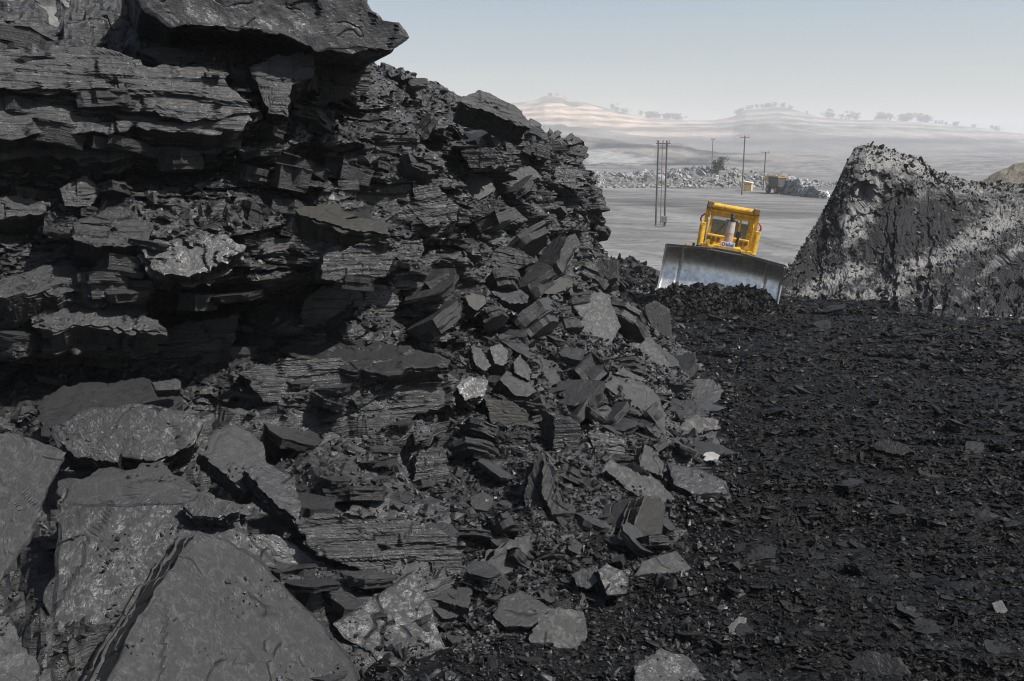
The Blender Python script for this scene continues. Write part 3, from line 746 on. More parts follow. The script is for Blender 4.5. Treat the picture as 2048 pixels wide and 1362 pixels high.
def in_poly(x, y, P):
    c = False
    for i in range(len(P)):
        x0, y0 = P[i]; x1, y1 = P[i - 1]
        if (y0 > y) != (y1 > y) and x < (x1 - x0) * (y - y0) / (y1 - y0) + x0: c = not c
    return c

# about 240 smaller blocks stuck in the face and its rubble apron
n_blk = 0
tries = 0
while n_blk < 250 and tries < 4000:
    tries += 1
    x = rng.uniform(-20, 1420); y = rng.uniform(80, 1340)
    h = hit(x, y, 'wall')
    if h is None or h[0].y > 27: continue
    hb = hit(x, y)
    if hb[2] < h[2] - 0.02: continue
    if x < 560 and y > 780: continue                    # the big loose slabs lie here
    right = x > 800
    if not right and rng.rand() < 0.45: continue
    p, n, dist = h
    s = (14 + (62 if (right and y < 700) else 46) * rng.rand() ** 1.5) * dist / FPX * (1.0 if right else 1.15)
    sg = 0.42 if right else 0.16
    M = rock_matrix(p + n * s * 0.35, s, rng.normal(-0.15, sg), rng.normal(0.05, sg), rng.uniform(0, 6.28), rng.uniform(0.45, 1.1))
    link('coal_lump', LIB[rng.randint(len(LIB))], coal_face, M)
    n_blk += 1

# large tumbled blocks leaning on each other along the foot
FOOT = [(900, 640), (1120, 560), (1260, 600), (1350, 720), (1440, 860), (1470, 960), (1380, 1060), (1250, 1120), (1080, 1160), (960, 1000), (880, 820)]
n_b = 0
while n_b < 48:
    x = rng.uniform(880, 1470); y = rng.uniform(560, 1160)
    if not in_poly(x, y, FOOT): continue
    h = hit(x, y)
    if h is None: continue
    p, n, dist = h
    s = rng.uniform(22, 50) * dist / FPX
    M = rock_matrix(p + n * s * 0.30, s, rng.normal(-0.25, 0.4), rng.normal(0.15, 0.45), rng.uniform(0, 6.28), rng.uniform(0.6, 1.2))
    link('coal_lump', LIB[rng.randint(len(LIB))], coal_face, M)
    n_b += 1

# about 280 stones of the coal ground, the largest to be seen
n_st = 0; tries = 0
while n_st < 280 and tries < 4000:
    tries += 1
    x = rng.uniform(1000, 2080); y = 1400 - 790 * rng.rand() ** 1.25
    h = hit(x, y)
    if h is None or h[0].y > 34: continue
    if hit(x, y, 'bench') is None or abs(hit(x, y, 'bench')[2] - h[2]) > 0.01: continue
    p, n, dist = h
    s = np.clip(rng.exponential(7) + 6, 6, 30) * dist / FPX
    M = rock_matrix(p + Vector((0, 0, s * 0.12)), s, rng.normal(0, 0.2), rng.normal(0, 0.2), rng.uniform(0, 6.28), rng.uniform(0.3, 0.8))
    link('coal_stone', LIB_G[rng.randint(len(LIB))], bench, M)
    n_st += 1

# ---- fine broken coal, too much to count
CH = []
for k in range(36):
    bm = bmesh.new()
    fl = rng.uniform(0.25, 0.7); el = rng.uniform(0.45, 1.0)
    for i in range(rng.randint(8, 12)):
        v = rng.normal(size=3); v /= np.abs(v).max() ** 0.7 * np.linalg.norm(v) ** 0.3
        bm.verts.new((v[0], v[1] * el, v[2] * fl))
    r = bmesh.ops.convex_hull(bm, input=bm.verts)
    bmesh.ops.delete(bm, geom=[g for g in r['geom_interior'] if isinstance(g, bmesh.types.BMVert)], context='VERTS')
    bmesh.ops.triangulate(bm, faces=bm.faces)
    bm.verts.ensure_lookup_table(); bm.verts.index_update()
    CH.append((np.array([v.co[:] for v in bm.verts]), np.array([[v.index for v in f.verts] for f in bm.faces])))
    bm.free()

def rot_batch(tx, ty, yaw):
    c, s = np.cos, np.sin
    Z = np.zeros_like(tx); O = np.ones_like(tx)
    Rx = np.stack([O, Z, Z, Z, c(tx), -s(tx), Z, s(tx), c(tx)], -1).reshape(-1, 3, 3)
    Ry = np.stack([c(ty), Z, s(ty), Z, O, Z, -s(ty), Z, c(ty)], -1).reshape(-1, 3, 3)
    Rz = np.stack([c(yaw), -s(yaw), Z, s(yaw), c(yaw), Z, Z, Z, O], -1).reshape(-1, 3, 3)
    return Rx @ Ry @ Rz

def chips(name, P, S, tilt, mat, rs, parent=None, pale=0.02, tintpow=1.0, along=None, **props):
    P = np.asarray(P); S = np.asarray(S); n = len(P)
    kind = rs.randint(0, len(CH), n)
    Rm = rot_batch(rs.normal(0, 1, n) * tilt, rs.normal(0, 1, n) * tilt, rs.uniform(0, 6.28, n) if along is None else rs.normal(-0.1, along, n))
    Vs, Fs, Ts, base = [], [], [], 0
    g = 0.55 + 0.9 * rs.rand(n) ** tintpow
    g = np.where(rs.rand(n) < pale, rs.uniform(2.5, 6.5, n), g)
    warm = rs.normal(0, 0.03, n)
    for k, (v, f) in enumerate(CH):
        ids = np.where(kind == k)[0]
        if not len(ids): continue
        w = np.einsum('nij,vj->nvi', Rm[ids], v * (np.array([1.35, 0.9, 0.85]) if along is not None else 1.0)) * S[ids][:, None, None] + P[ids][:, None, :]
        Vs.append(w.reshape(-1, 3))
        Fs.append((f[None] + (np.arange(len(ids)) * len(v))[:, None, None] + base).reshape(-1, 3))
        t = np.stack([g[ids] * (1 + warm[ids]), g[ids], g[ids] * (1 - warm[ids])], -1)
        Ts.append(np.repeat(t, len(v), 0))
        base += len(ids) * len(v)
    V = np.vstack(Vs); F = np.vstack(Fs); Tt = np.vstack(Ts)
    me = mesh_np(name, V, F, [mat])
    at_ = me.attributes.new('tint', 'FLOAT_COLOR', 'POINT')
    at_.data.foreach_set('color', np.c_[Tt, np.ones(len(Tt))].astype(np.float32).ravel())
    return link(name, me, parent, None, kind='stuff', **props)

def sample(nmax, box, which, test, size_px, rs):
    P, S, D = [], [], []
    for _ in range(nmax):
        x = rs.uniform(box[0], box[2]); y = rs.uniform(box[1], box[3])
        h = hit(x, y)
        if h is None or not test(x, y, h): continue
        s = size_px(rs) * h[2] / FPX
        P.append(h[0] + h[1] * s * 0.2); S.append(s)
    return P, S

rs = np.random.RandomState(8)
P, S = sample(30000, (-20, 90, 1480, 1380), 'wall', lambda x, y, h: h[0].y < 30 and (h[1].z > (0.45 if x > 820 else 0.5) or rs.rand() < 0.03) and (x > 560 or y < 790 or rs.rand() < 0.3),
              lambda r: np.clip(r.exponential(2.6) + 1.5, 1.5, 15), rs)
chips('coal_rubble', P, S, 0.45, M_CHIP, rs, pale=0.012, label='loose broken coal lying on the ledges and slope of the face', category='rubble')
P, S = sample(60000, (900, 590, 2260, 1480), 'bench', lambda x, y, h: True, lambda r: np.clip(r.exponential(1.7) + 1.1, 1.1, 14), rs)
chips('coal_gravel', P, S, 0.22, M_GRAV, rs, pale=0.006, along=0.75, label='fine broken coal strewn over the ground', category='gravel')

# crumbs lying on the big slabs
VV_, FF_, base = [], [], 0
for o in SLABS:
    M3 = np.array(o.matrix_world.to_3x3()); t_ = np.array(o.matrix_world.translation)
    co = np.empty(len(o.data.vertices) * 3, np.float32); o.data.vertices.foreach_get('co', co)
    ix = np.empty(len(o.data.polygons) * 3, np.int32); o.data.loops.foreach_get('vertex_index', ix)
    VV_.append(co.reshape(-1, 3) @ M3.T + t_); FF_.append(ix.reshape(-1, 3) + base); base += len(o.data.vertices)
VV_ = np.vstack(VV_); FF_ = np.vstack(FF_)
SLAB_BVH = BVHTree.FromPolygons([Vector(v) for v in VV_.tolist()], FF_.tolist())
P, S = [], []
for _ in range(9000):
    x = rs.uniform(-10, 1500); y = rs.uniform(560, 1370)
    dens = float(vnoise(np.array([x / 60.0]), np.array([y / 45.0]), np.array([0.0]), 77)[0])
    if dens < 0.15 + 0.5 * rs.rand(): continue
    r_ = ray(x, y).normalized()
    p, n, i, d = SLAB_BVH.ray_cast(CAM, r_)
    if p is None: continue
    if n.dot(r_) > 0: n = -n
    if n.z < 0.55: continue
    h = hit(x, y)
    if h and h[2] < d - 0.02: continue
    s_ = np.clip(rs.exponential(1.5) + 0.8, 0.8, 8) * d / FPX
    P.append(p + n * s_ * 0.3); S.append(s_)
chips('coal_crumbs', P, S, 0.5, M_CHIP, rs, pale=0.02, label='crumbs of coal lying on the fallen slabs', category='rubble')
# ================================================================== far ground, hills and spoil heaps
def tint_mat(name, rough=0.9, scale=0.05, bump=0.5, bdist=0.4, var=0.35, sy=1.0, sx=1.0, sz=1.0):
    """soil or rock whose own colour is stored per vertex, broken up by noise"""
    m, nt, b = new_mat(name)
    g = NT(nt)
    a = g.n('ShaderNodeAttribute', attribute_name='tint')
    tc = g.vmath('MULTIPLY', g.n('ShaderNodeTexCoord').outputs['Object'], (sx, sy, sz))
    n1 = g.noise(tc, scale, 7, 0.65, 0.4)
    n2 = g.noise(tc, scale * 9, 5, 0.65)
    k = g.ramp(n1, [(0.3, 1 - var), (0.7, 1 + var * 0.6)])
    k2 = g.ramp(n2, [(0.3, 1 - var * 0.6), (0.7, 1 + var * 0.4)])
    c = g.mix(1.0, g.mix(1.0, a.outputs['Color'], k, 'MULTIPLY'), k2, 'MULTIPLY')
    g.l(c, b.inputs['Base Color'])
    b.inputs['Roughness'].default_value = rough
    b.inputs['Specular IOR Level'].default_value = 0.2
    g.l(g.bump(g.math('ADD', n1, g.math('MULTIPLY', n2, 0.4)), bump, bdist), b.inputs['Normal'])
    return m

def set_tint(me, C):
    C = np.asarray(C, np.float32).reshape(-1, 3)
    a = me.attributes.new('tint', 'FLOAT_COLOR', 'POINT')
    a.data.foreach_set('color', np.c_[C, np.ones(len(C))].astype(np.float32).ravel())

FLOOR_Z = -4.0
def floor_z(X, Y):
    f = np.clip((Y - 55) / 30, 0, 1)
    return FLOOR_Z + f * (0.25 * fbm(X * 0.03, Y * 0.03, 0.2, 3, 51) + 0.10 * fbm(X * 0.15, Y * 0.15, 0.2, 3, 52)) - 0.9 * (1 - f)

def floor_at(x, y):
    """pit floor point seen at a photograph pixel"""
    r = ray(x, y)
    p = CAM + r * ((FLOOR_Z - CAM.z) / r.z)
    for _ in range(4):
        z = float(floor_z(np.array([p.x]), np.array([p.y]))[0])
        p = CAM + r * ((z - CAM.z) / r.z)
    return p

# --- pit floor
Yf = np.concatenate([np.linspace(46, 300, 420), np.geomspace(300, 6000, 80)[1:]])
tf = np.linspace(-1.0, 1.0, 420)
Yg, Tg = np.meshgrid(Yf, tf, indexing='ij')
Xg = Tg * (Yg + 20)
Zg = floor_z(Xg, Yg)
w = Yg + 0.35 * Xg + 14 * fbm(Xg * 0.02, Yg * 0.02, 0.5, 3, 53)
streak = fbm(Xg * 0.05, w * 0.22, 1.0, 5, 54, 0.6)
curve = fbm((Xg + 0.02 * Yg ** 1.5) * 0.09, Yg * 0.012, 2.0, 4, 55)
base = np.array([0.150, 0.147, 0.145])
k = np.clip(1 + 0.30 * streak + 0.30 * curve, 0.45, 1.4)[..., None]
k = np.where(((curve > 0.30) & (curve < 0.42))[..., None] | ((streak > 0.25) & (streak < 0.34))[..., None], k * 0.68, k)          # wheel tracks
me = mesh_np('pit_floor', np.stack([Xg, Yg, Zg], -1).reshape(-1, 3), grid_faces(*Xg.shape), [tint_mat('pit_floor_dust', scale=0.5, bump=0.6, bdist=0.25, var=0.3, sx=0.35)], smooth=True)
set_tint(me, base * k)
link('pit_floor', me, kind='structure')

def hill(name, ridge, d_r, d_f, z_f, d_b, nu, nv, amp, freq, colour, mat, prof=None, terr=0, seed=0, xr=(700, 2500), **props):
    px_ = np.linspace(xr[0], xr[1], nu)
    rr = np.interp(px_, [p[0] for p in ridge], [p[1] for p in ridge])
    zr = np.array([at(a, b, d_r).z for a, b in zip(px_, rr)])
    ta = np.array([ray(a, b).x / ray(a, b).y for a, b in zip(px_, rr)])
    v = np.linspace(0, 1.25, nv)
    Vv, Zr = np.meshgrid(v, zr, indexing='xy')                       # (nu, nv)
    Yh = np.where(Vv <= 1, d_f + (d_r - d_f) * Vv, d_r + (d_b - d_r) * (Vv - 1) / 0.25)
    Xh = ta[:, None] * Yh
    q = np.clip(Vv, 0, 1)
    pr = prof(q) if prof is not None else q
    if terr:
        pq = pr * terr + 0.35 * fbm(Xh * freq * 0.4, q * 3, 1.5, 3, seed + 2)
        fl = np.floor(pq); fr_ = pq - fl
        pr = (fl + np.clip((fr_ - 0.55) / 0.45, 0, 1)) / terr * 0.75 + pr * 0.25
        pr = np.where(q > 0.985, 1.0, np.clip(pr, 0, 1))
    Zh = z_f + (Zr - z_f) * pr
    Zh = np.where(Vv > 1, Zr - (Zr - z_f) * 0.5 * (Vv - 1) / 0.25, Zh)
    env = np.clip(q * 6, 0, 1) * np.where(Vv > 0.97, 0.35, 1.0)
    Zh = Zh + amp * env * fbm(Xh * freq, Yh * freq, 0.5, 5, seed, 0.55)
    me = mesh_np(name, np.stack([Xh, Yh, Zh], -1).reshape(-1, 3), grid_faces(nu, nv), [mat])
    set_tint(me, colour(Xh, Yh, Zh, q, px_[:, None] + 0 * q))
    o = link(name, me, **props)
    return o, Xh, Yh, Zh

# --- the far pit wall with its terraces
RIDGE_FAR = [(600, 214), (900, 214), (1050, 205), (1076, 199), (1090, 191.5), (1122, 191), (1140, 200), (1175, 206), (1232, 222), (1300, 236), (1360, 243), (1430, 241), (1468, 233), (1492, 219), (1560, 215), (1600, 224), (1640, 235), (1720, 240), (1850, 245), (1950, 256), (2048, 268), (2300, 285), (2600, 290)]
def col_far(Xh, Yh, Zh, q, px_):
    tan = np.array([0.33, 0.255, 0.195]); grey = np.array([0.165, 0.158, 0.152]); veg = np.array([0.035, 0.052, 0.032]); dark = np.array([0.075, 0.077, 0.084])
    n = fbm(Xh * 0.0022, Zh * 0.05, 3.0, 4, 71)
    left = np.clip((1620 - px_) / 360 + 0.5 * n, 0.12, 1)
    up = np.clip((q - 0.22) / 0.2 + 0.5 * n, 0, 1)
    m = (left * up)[..., None]
    c = grey * (1 - m) + tan * m
    n5 = fbm(Xh * 0.03, Zh * 0.28, 5.0, 5, 74, 0.6)
    c = c * np.clip(1 + 0.42 * np.sin(Zh * 0.34 + 2.0 * n) + 0.38 * n5, 0.45, 1.5)[..., None]
    lo = np.clip((0.30 - q) / 0.1 + n, 0, 1)[..., None]
    c = c * (1 - 0.6 * lo) + dark * 0.6 * lo
    hillA = np.exp(-((px_ - 1105) / 95) ** 2); hillB = np.exp(-((px_ - 1545) / 85) ** 2)
    vz = np.clip((q - (0.975 - 0.20 * hillA - 0.13 * hillB - 0.02 * n)) / 0.02, 0, 1)[..., None]
    vz = vz * np.clip(0.75 + 0.6 * fbm(Xh * 0.02, Yh * 0.02, 1.0, 3, 73), 0.25, 1)[..., None]
    return c * (1 - vz) + veg * vz
M_FAR = tint_mat('far_rock', scale=0.012, bump=0.6, bdist=4.0, var=0.22, sz=3.0)
far_hill, fX, fY, fZ = hill('far_hill', RIDGE_FAR, 2800, 1250, -4.5, 3500, 520, 150, 5.5, 0.009, col_far, M_FAR, prof=lambda q: q ** 0.85, terr=7, seed=5, kind='structure')

# --- dark spoil ridge in the middle distance
def col_mid(Xh, Yh, Zh, q, px_):
    a = np.array([0.04, 0.041, 0.048]); b = np.array([0.18, 0.17, 0.155])
    n = fbm(Xh * 0.03, Zh * 0.4, 1.0, 4, 81)
    m = np.clip(0.45 + 0.9 * n + (px_ - 1330) / 900, 0, 1)[..., None]
    w_ = np.clip(1.4 - ((px_ - 1235) / 70) ** 2 - ((q - 0.22) / 0.2) ** 2 + 0.7 * fbm(Xh * 0.2, Yh * 0.2, 0, 3, 83), 0, 1)[..., None]
    c = a * (1 - m) + b * m
    return c * (1 - w_) + np.array([0.24, 0.24, 0.235]) * w_
hill('spoil_ridge', [(700, 262), (1100, 268), (1180, 274), (1240, 281), (1310, 292), (1335, 286), (1362, 286), (1395, 299), (1440, 306), (1560, 308), (1700, 318), (2048, 330), (2500, 335)],
     800, 470, -4.6, 950, 420, 70, 1.9, 0.03, col_mid, tint_mat('spoil_rock', scale=0.06, bump=0.8, bdist=1.0, var=0.3), prof=lambda q: q ** 0.9, seed=15, kind='structure')

# --- rubble bank along the far side of the floor
RIDGE_BANK = [(900, 345), (1180, 346), (1230, 347), (1300, 343), (1340, 340), (1380, 338), (1420, 333), (1440, 331), (1465, 336), (1495, 345), (1540, 353), (1600, 362), (1680, 371), (1900, 376), (2500, 378)]
def col_bank(Xh, Yh, Zh, q, px_):
    n = fbm(Xh * 0.12, Yh * 0.12, Zh * 0.3, 4, 91)
    m = np.clip(0.5 + 0.8 * n, 0, 1)[..., None]
    return np.array([0.12, 0.12, 0.113]) * (1 - m) + np.array([0.22, 0.21, 0.185]) * m
M_BANK = tint_mat('bank_rubble', scale=0.5, bump=1.0, bdist=0.5, var=0.35)
hill('rubble_bank', RIDGE_BANK, 252, 234, -4.3, 285, 900, 40, 0.55, 0.35, col_bank, M_BANK, seed=25, kind='structure')

def pale_chip_mat(name):
    m, nt, b = new_mat(name)
    g = NT(nt)
    a = g.n('ShaderNodeAttribute', attribute_name='tint')
    n = g.noise(g.n('ShaderNodeTexCoord').outputs['Object'], 3.0, 4)
    g.l(g.mix(1.0, a.outputs['Color'], g.ramp(n, [(0.3, 0.15), (0.7, 0.24)]), 'MULTIPLY'), b.inputs['Base Color'])
    b.inputs['Roughness'].default_value = 0.85
    return m
M_PCHIP = pale_chip_mat('pale_rubble')
rs = np.random.RandomState(21)
n = 2600
px_ = rs.uniform(1160, 1680, n); tq = rs.rand(n)
rr = np.interp(px_, [p[0] for p in RIDGE_BANK], [p[1] for p in RIDGE_BANK])
Pk = []
for a, b, q in zip(px_, rr, tq):
    zr = at(a, b, 252).z; d = 233 + 20 * q
    rx = ray(a, b); Pk.append((rx.x / rx.y * d, d, -4.3 + (zr + 4.3) * min(1, max(0, (d - 234) / 18)) + 0.1))
chips('bank_rubble', Pk, np.clip(rs.exponential(0.22, n) + 0.15, 0.15, 1.3), 0.8, M_PCHIP, rs, pale=0.0, label='grey rubble covering the low bank beyond the pit floor', category='rubble')

# --- tan grey spoil mound at the right border
def col_mound(Xh, Yh, Zh, q, px_):
    n = fbm(Xh * 0.5, Yh * 0.5, Zh, 4, 97)[..., None]
    return np.array([0.135, 0.12, 0.095]) * (1 + 0.5 * n)
hill('spoil_mound', [(1900, 385), (1960, 364), (1985, 347), (2030, 327), (2060, 321), (2140, 318), (2240, 330), (2380, 370)], 105, 88, -4.2, 120, 120, 40, 0.35, 0.5, col_mound,
     tint_mat('spoil_soil', scale=1.2, bump=0.8, bdist=0.3, var=0.3), seed=35, xr=(1880, 2400), kind='structure')

# --- heap of coal left of the bulldozer
def col_black(Xh, Yh, Zh, q, px_):
    return np.array([0.03, 0.03, 0.031]) * (1 + 0.5 * fbm(Xh * 2, Yh * 2, Zh * 2, 3, 98)[..., None])
heap, hX, hY, hZ = hill('coal_heap', [(1080, 512), (1150, 516), (1200, 522), (1232, 521), (1262, 518), (1282, 526), (1300, 540), (1318, 558), (1345, 590)], 40.5, 36.0, -0.3, 45, 150, 50, 0.16, 1.2, col_black,
     M_CHIP, seed=45, xr=(1080, 1345), kind='structure')

# --- the ash streaked mound right of the bulldozer
def ash_baked_light_mat():
    m, nt, b = new_mat('ash_coal_baked_light')
    g = NT(nt)
    tc = g.n('ShaderNodeTexCoord').outputs['Object']
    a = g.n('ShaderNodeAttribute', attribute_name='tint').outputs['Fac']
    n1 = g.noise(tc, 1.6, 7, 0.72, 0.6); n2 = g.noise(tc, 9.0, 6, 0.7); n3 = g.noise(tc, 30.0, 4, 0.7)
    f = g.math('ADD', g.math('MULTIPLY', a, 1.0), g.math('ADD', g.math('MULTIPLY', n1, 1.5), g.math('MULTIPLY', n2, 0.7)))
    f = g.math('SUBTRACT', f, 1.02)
    col = g.mix(g.ramp(f, [(0.27, 0.0), (0.66, 1.0)]), (0.02, 0.0205, 0.022), (0.22, 0.215, 0.205))  # tone follows ash cover together with sun and shade painted into the tint
    g.l(col, b.inputs['Base Color'])
    b.inputs['Roughness'].default_value = 0.85; b.inputs['Specular IOR Level'].default_value = 0.2
    nb = g.bump(n2, 0.9, 0.12); nb = g.bump(n3, 0.7, 0.03, nb)
    g.l(nb, b.inputs['Normal'])
    return m
M_ASH_BAKED_LIGHT = ash_baked_light_mat()
rid = [(1545, 588, 36.5), (1570, 560, 38.3), (1590, 520, 39.9), (1618, 470, 42.0), (1646, 425, 43.8), (1672, 370, 44.3), (1690, 328, 44.6), (1708, 297, 44.9), (1726, 291, 45.1), (1762, 293, 45.4), (1790, 303, 45.7), (1832, 318, 46.0), (1882, 344, 46.5), (1930, 358, 47.0), (1966, 366, 47.4), (2048, 366, 48.0), (2200, 372, 49.0), (2350, 380, 50.0)]
toe = [(1545, 592), (1572, 594), (1610, 596), (1650, 600), (1690, 606), (1730, 612), (1760, 618), (1800, 626), (1840, 632), (1890, 640), (1960, 646), (2048, 652), (2200, 662), (2350, 670)]
nu, nv = 460, 260
pxr = np.linspace(1548, 2340, nu)
Rg = np.array([at(a, np.interp(a, [p[0] for p in rid], [p[1] for p in rid]), np.interp(a, [p[0] for p in rid], [p[2] for p in rid])) for a in pxr])
Tg_ = []
for a in pxr:
    b = np.interp(a, [p[0] for p in toe], [p[1] for p in toe])
    h = hit(a, b, 'bench')
    Tg_.append(h[0] if h else at(a, b, 32))
Tg_ = np.array(Tg_) - np.array([0, 0.2, 0.25])
v = np.linspace(-0.35, 1.0, nv)                                   # < 0: the far side
VV, UU = np.meshgrid(v, np.arange(nu), indexing='xy')
q = np.clip(VV, 0, 1)
hz = np.interp(q, [0, 0.06, 0.2, 0.45, 0.7, 1.0], [1, 0.92, 0.62, 0.30, 0.12, 0.0])
lat = np.interp(q, [0, 0.06, 0.2, 0.45, 0.7, 1.0], [0, 0.02, 0.14, 0.40, 0.66, 1.0])
B = Rg[:, None, :] * (1 - lat[..., None]) + Tg_[:, None, :] * lat[..., None]
zt = Tg_[:, None, 2]; zr = Rg[:, None, 2]
B[:, :, 2] = zt + (zr - zt) * hz
bk = np.clip(-VV / 0.35, 0, 1)
B[:, :, 0] *= 1 + (14 / B[:, :, 1] + 0.10) * bk; B[:, :, 1] += 14 * bk; B[:, :, 2] -= bk ** 1.1 * (zr + 2.0)
gul = fbm(UU * 0.035 + 2.0 * q, q * 1.2, 0.5, 4, 61, 0.6)
rough_ = fbm(B[:, :, 0] * 0.9, B[:, :, 1] * 0.9, B[:, :, 2] * 0.9, 5, 62, 0.6)
env = np.clip(q * 8, 0.12, 1) * np.clip((1.02 - q) * 5, 0, 1)
ridged = -np.abs(fbm(UU * 0.022 + 3.5 * q, q * 2.2, 2.5, 4, 63, 0.6))
sl_ = q * 9.0; ux_ = UU * 0.035
q1, j1 = vor(ux_ + 0.3 * sl_, sl_, 1.5, 1.3, 500, 0.8); q2, j2 = vor(ux_, sl_, 0.6, 0.5, 510, 0.8); q3, j3 = vor(ux_, sl_, 0.25, 0.22, 520, 0.8)
B[:, :, 1] += env * (0.42 * q1 + 0.20 * q2 + 0.07 * q3) * (1 - 0.75 * q)
B[:, :, 2] += np.clip(q * 5, 0, 1) * np.clip((1.02 - q) * 5, 0, 1) * (0.10 * q1 + 0.08 * q2 + 0.04 * q3)
B[:, :, 1] += env * (0.5 * gul + 0.35 * rough_ + 0.5 * ridged) * (1 - 0.6 * q)
B[:, :, 0] += env * 0.25 * rough_
B[:, :, 2] += np.clip(q * 8, 0.3, 1) * np.clip((1.02 - q) * 5, 0, 1) * (0.20 * rough_ + 0.25 * gul * q + 0.05 * fbm(UU * 0.5, VV * 50, 3.0, 3, 64))
me = mesh_np('ash_mound', B.reshape(-1, 3), grid_faces(nu, nv), [M_ASH_BAKED_LIGHT])
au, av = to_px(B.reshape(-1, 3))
# pale ash over bare coal, with sunlit columns, sunlit crest and shaded flanks painted in
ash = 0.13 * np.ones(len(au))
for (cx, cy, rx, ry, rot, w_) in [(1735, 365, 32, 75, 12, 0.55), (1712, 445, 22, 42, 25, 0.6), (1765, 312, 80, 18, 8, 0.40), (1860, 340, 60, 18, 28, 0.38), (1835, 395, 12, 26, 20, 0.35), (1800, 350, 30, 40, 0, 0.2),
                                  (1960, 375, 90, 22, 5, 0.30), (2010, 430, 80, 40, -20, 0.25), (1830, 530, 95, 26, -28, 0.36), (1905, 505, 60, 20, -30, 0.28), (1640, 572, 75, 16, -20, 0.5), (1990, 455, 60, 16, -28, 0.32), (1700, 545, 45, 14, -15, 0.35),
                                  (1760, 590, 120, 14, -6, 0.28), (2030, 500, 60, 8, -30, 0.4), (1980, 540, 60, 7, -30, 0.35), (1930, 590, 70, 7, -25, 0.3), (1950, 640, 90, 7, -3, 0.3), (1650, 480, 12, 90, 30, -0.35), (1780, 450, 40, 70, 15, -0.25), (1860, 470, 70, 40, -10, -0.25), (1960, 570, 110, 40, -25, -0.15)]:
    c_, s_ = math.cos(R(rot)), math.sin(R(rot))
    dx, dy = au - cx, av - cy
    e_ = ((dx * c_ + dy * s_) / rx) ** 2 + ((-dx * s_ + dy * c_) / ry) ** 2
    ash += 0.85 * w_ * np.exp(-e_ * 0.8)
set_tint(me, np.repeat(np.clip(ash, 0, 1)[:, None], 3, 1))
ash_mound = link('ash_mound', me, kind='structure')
# broken lumps along its crest and slope
rs = np.random.RandomState(31)
NM = 5500
ii = rs.randint(0, nu, NM); jj = np.where(rs.rand(NM) < 0.3, rs.randint(int(nv * 0.24), int(nv * 0.34), NM), rs.randint(int(nv * 0.26), nv, NM))
jj = np.minimum(jj, nv - 1)
Sz = np.clip(rs.exponential(0.03, NM) + 0.02, 0.02, 0.22)
chips('mound_rubble', B[ii, jj] + np.array([0, -0.02, 0.03]), Sz, 0.8, M_CHIP, rs, pale=0.05, label='small lumps of coal and ash scattered over the mound', category='rubble')

# --- pile of coal pushed up by the blade
def pile_h(x, y):
    return 0
nu2, nv2 = 170, 60
uu, vv = np.meshgrid(np.linspace(0, 1, nu2), np.linspace(0, 1, nv2), indexing='ij')
A0 = at(1296, 600, 32.2); A1 = at(1570, 622, 31.8)
bx = A0.x + (A1.x - A0.x) * uu
by = 31.2 + 2.2 * vv
crest = np.interp(uu[:, 0], [0, .08, .2, .35, .5, .6, .75, .9, 1.0], [0.4, 0.85, 1.0, 1.05, 1.05, 1.1, 1.12, 1.1, 0.75])[:, None] * 1.0
prof_ = np.interp(vv, [0, 0.25, 0.6, 0.85, 1], [0, 0.35, 0.85, 1.0, 0.9])
bz = bench_z(bx, by) - 0.15 + crest * prof_ - 0.10 * uu * prof_ + 0.10 * fbm(bx * 1.8, by * 1.8, 0, 4, 66) + 0.05 * fbm(bx * 6, by * 6, 0, 3, 67)
pile = link('coal_pile', mesh_np('coal_pile', np.stack([bx, by, bz], -1).reshape(-1, 3), grid_faces(nu2, nv2), [M_CHIP_GROUND]), kind='structure')
rs = np.random.RandomState(33)
ii = rs.randint(0, nu2, 2600); jj = rs.randint(0, nv2, 2600)
Pp = np.stack([bx, by, bz], -1)[ii, jj]
chips('pile_lumps', Pp + rs.normal(0, 0.02, Pp.shape), np.clip(rs.exponential(0.04, 2600) + 0.025, 0.025, 0.2), 0.7, M_GRAV, rs, pale=0.006, label='lumps of coal heaped in front of the bulldozer blade', category='rubble')
ii = rs.randint(0, hX.shape[0], 1800); jj = rs.randint(0, int(hX.shape[1] * 0.85), 1800)
Pp = np.stack([hX, hY, hZ], -1)[ii, jj]
chips('heap_lumps', Pp, np.clip(rs.exponential(0.07, 1800) + 0.03, 0.03, 0.35), 0.7, M_GRAV, rs, pale=0.01, label='lumps of coal on the heap left of the bulldozer', category='rubble')

# ================================================================== trees on the far skyline
M_LEAF = plain('far_leaves', (0.028, 0.042, 0.026), 0.8, var=0.4, scale=0.6)
M_BARK = plain('bark', (0.09, 0.075, 0.06), 0.9)
def tree_meshes(seed, h, w):
    r_ = np.random.RandomState(seed)
    mb = MB(); mb.cyl((0, 0, -1.5), (0, 0, h * 0.55), 0.035 * h, 0.018 * h, 7)
    for _ in range(4):
        a = r_.uniform(0, 6.28); mb.cyl((0, 0, h * r_.uniform(0.3, 0.5)), (math.cos(a) * w * 0.35, math.sin(a) * w * 0.35, h * r_.uniform(0.55, 0.75)), 0.014 * h, 0.006 * h, 5)
    V, F = [], []
    clumps = [(r_.normal(0, w * 0.24), r_.normal(0, w * 0.24), h * r_.uniform(0.2, 0.9), w * r_.uniform(0.18, 0.3)) for _ in range(13)]
    for (cx, cy, cz, cr) in clumps:
        for _ in range(70):
            d = r_.normal(size=3); d /= np.linalg.norm(d); p = np.array([cx, cy, cz]) + d * cr * r_.uniform(0.5, 1.05) * np.array([1, 1, 0.75])
            a = r_.normal(size=3); b = r_.normal(size=3); s = w * 0.085
            k = len(V); V += [p, p + a / np.linalg.norm(a) * s, p + b / np.linalg.norm(b) * s]; F.append((k, k + 1, k + 2))
    return mb, mesh_np('crown', np.array(V), np.array(F), [M_LEAF])
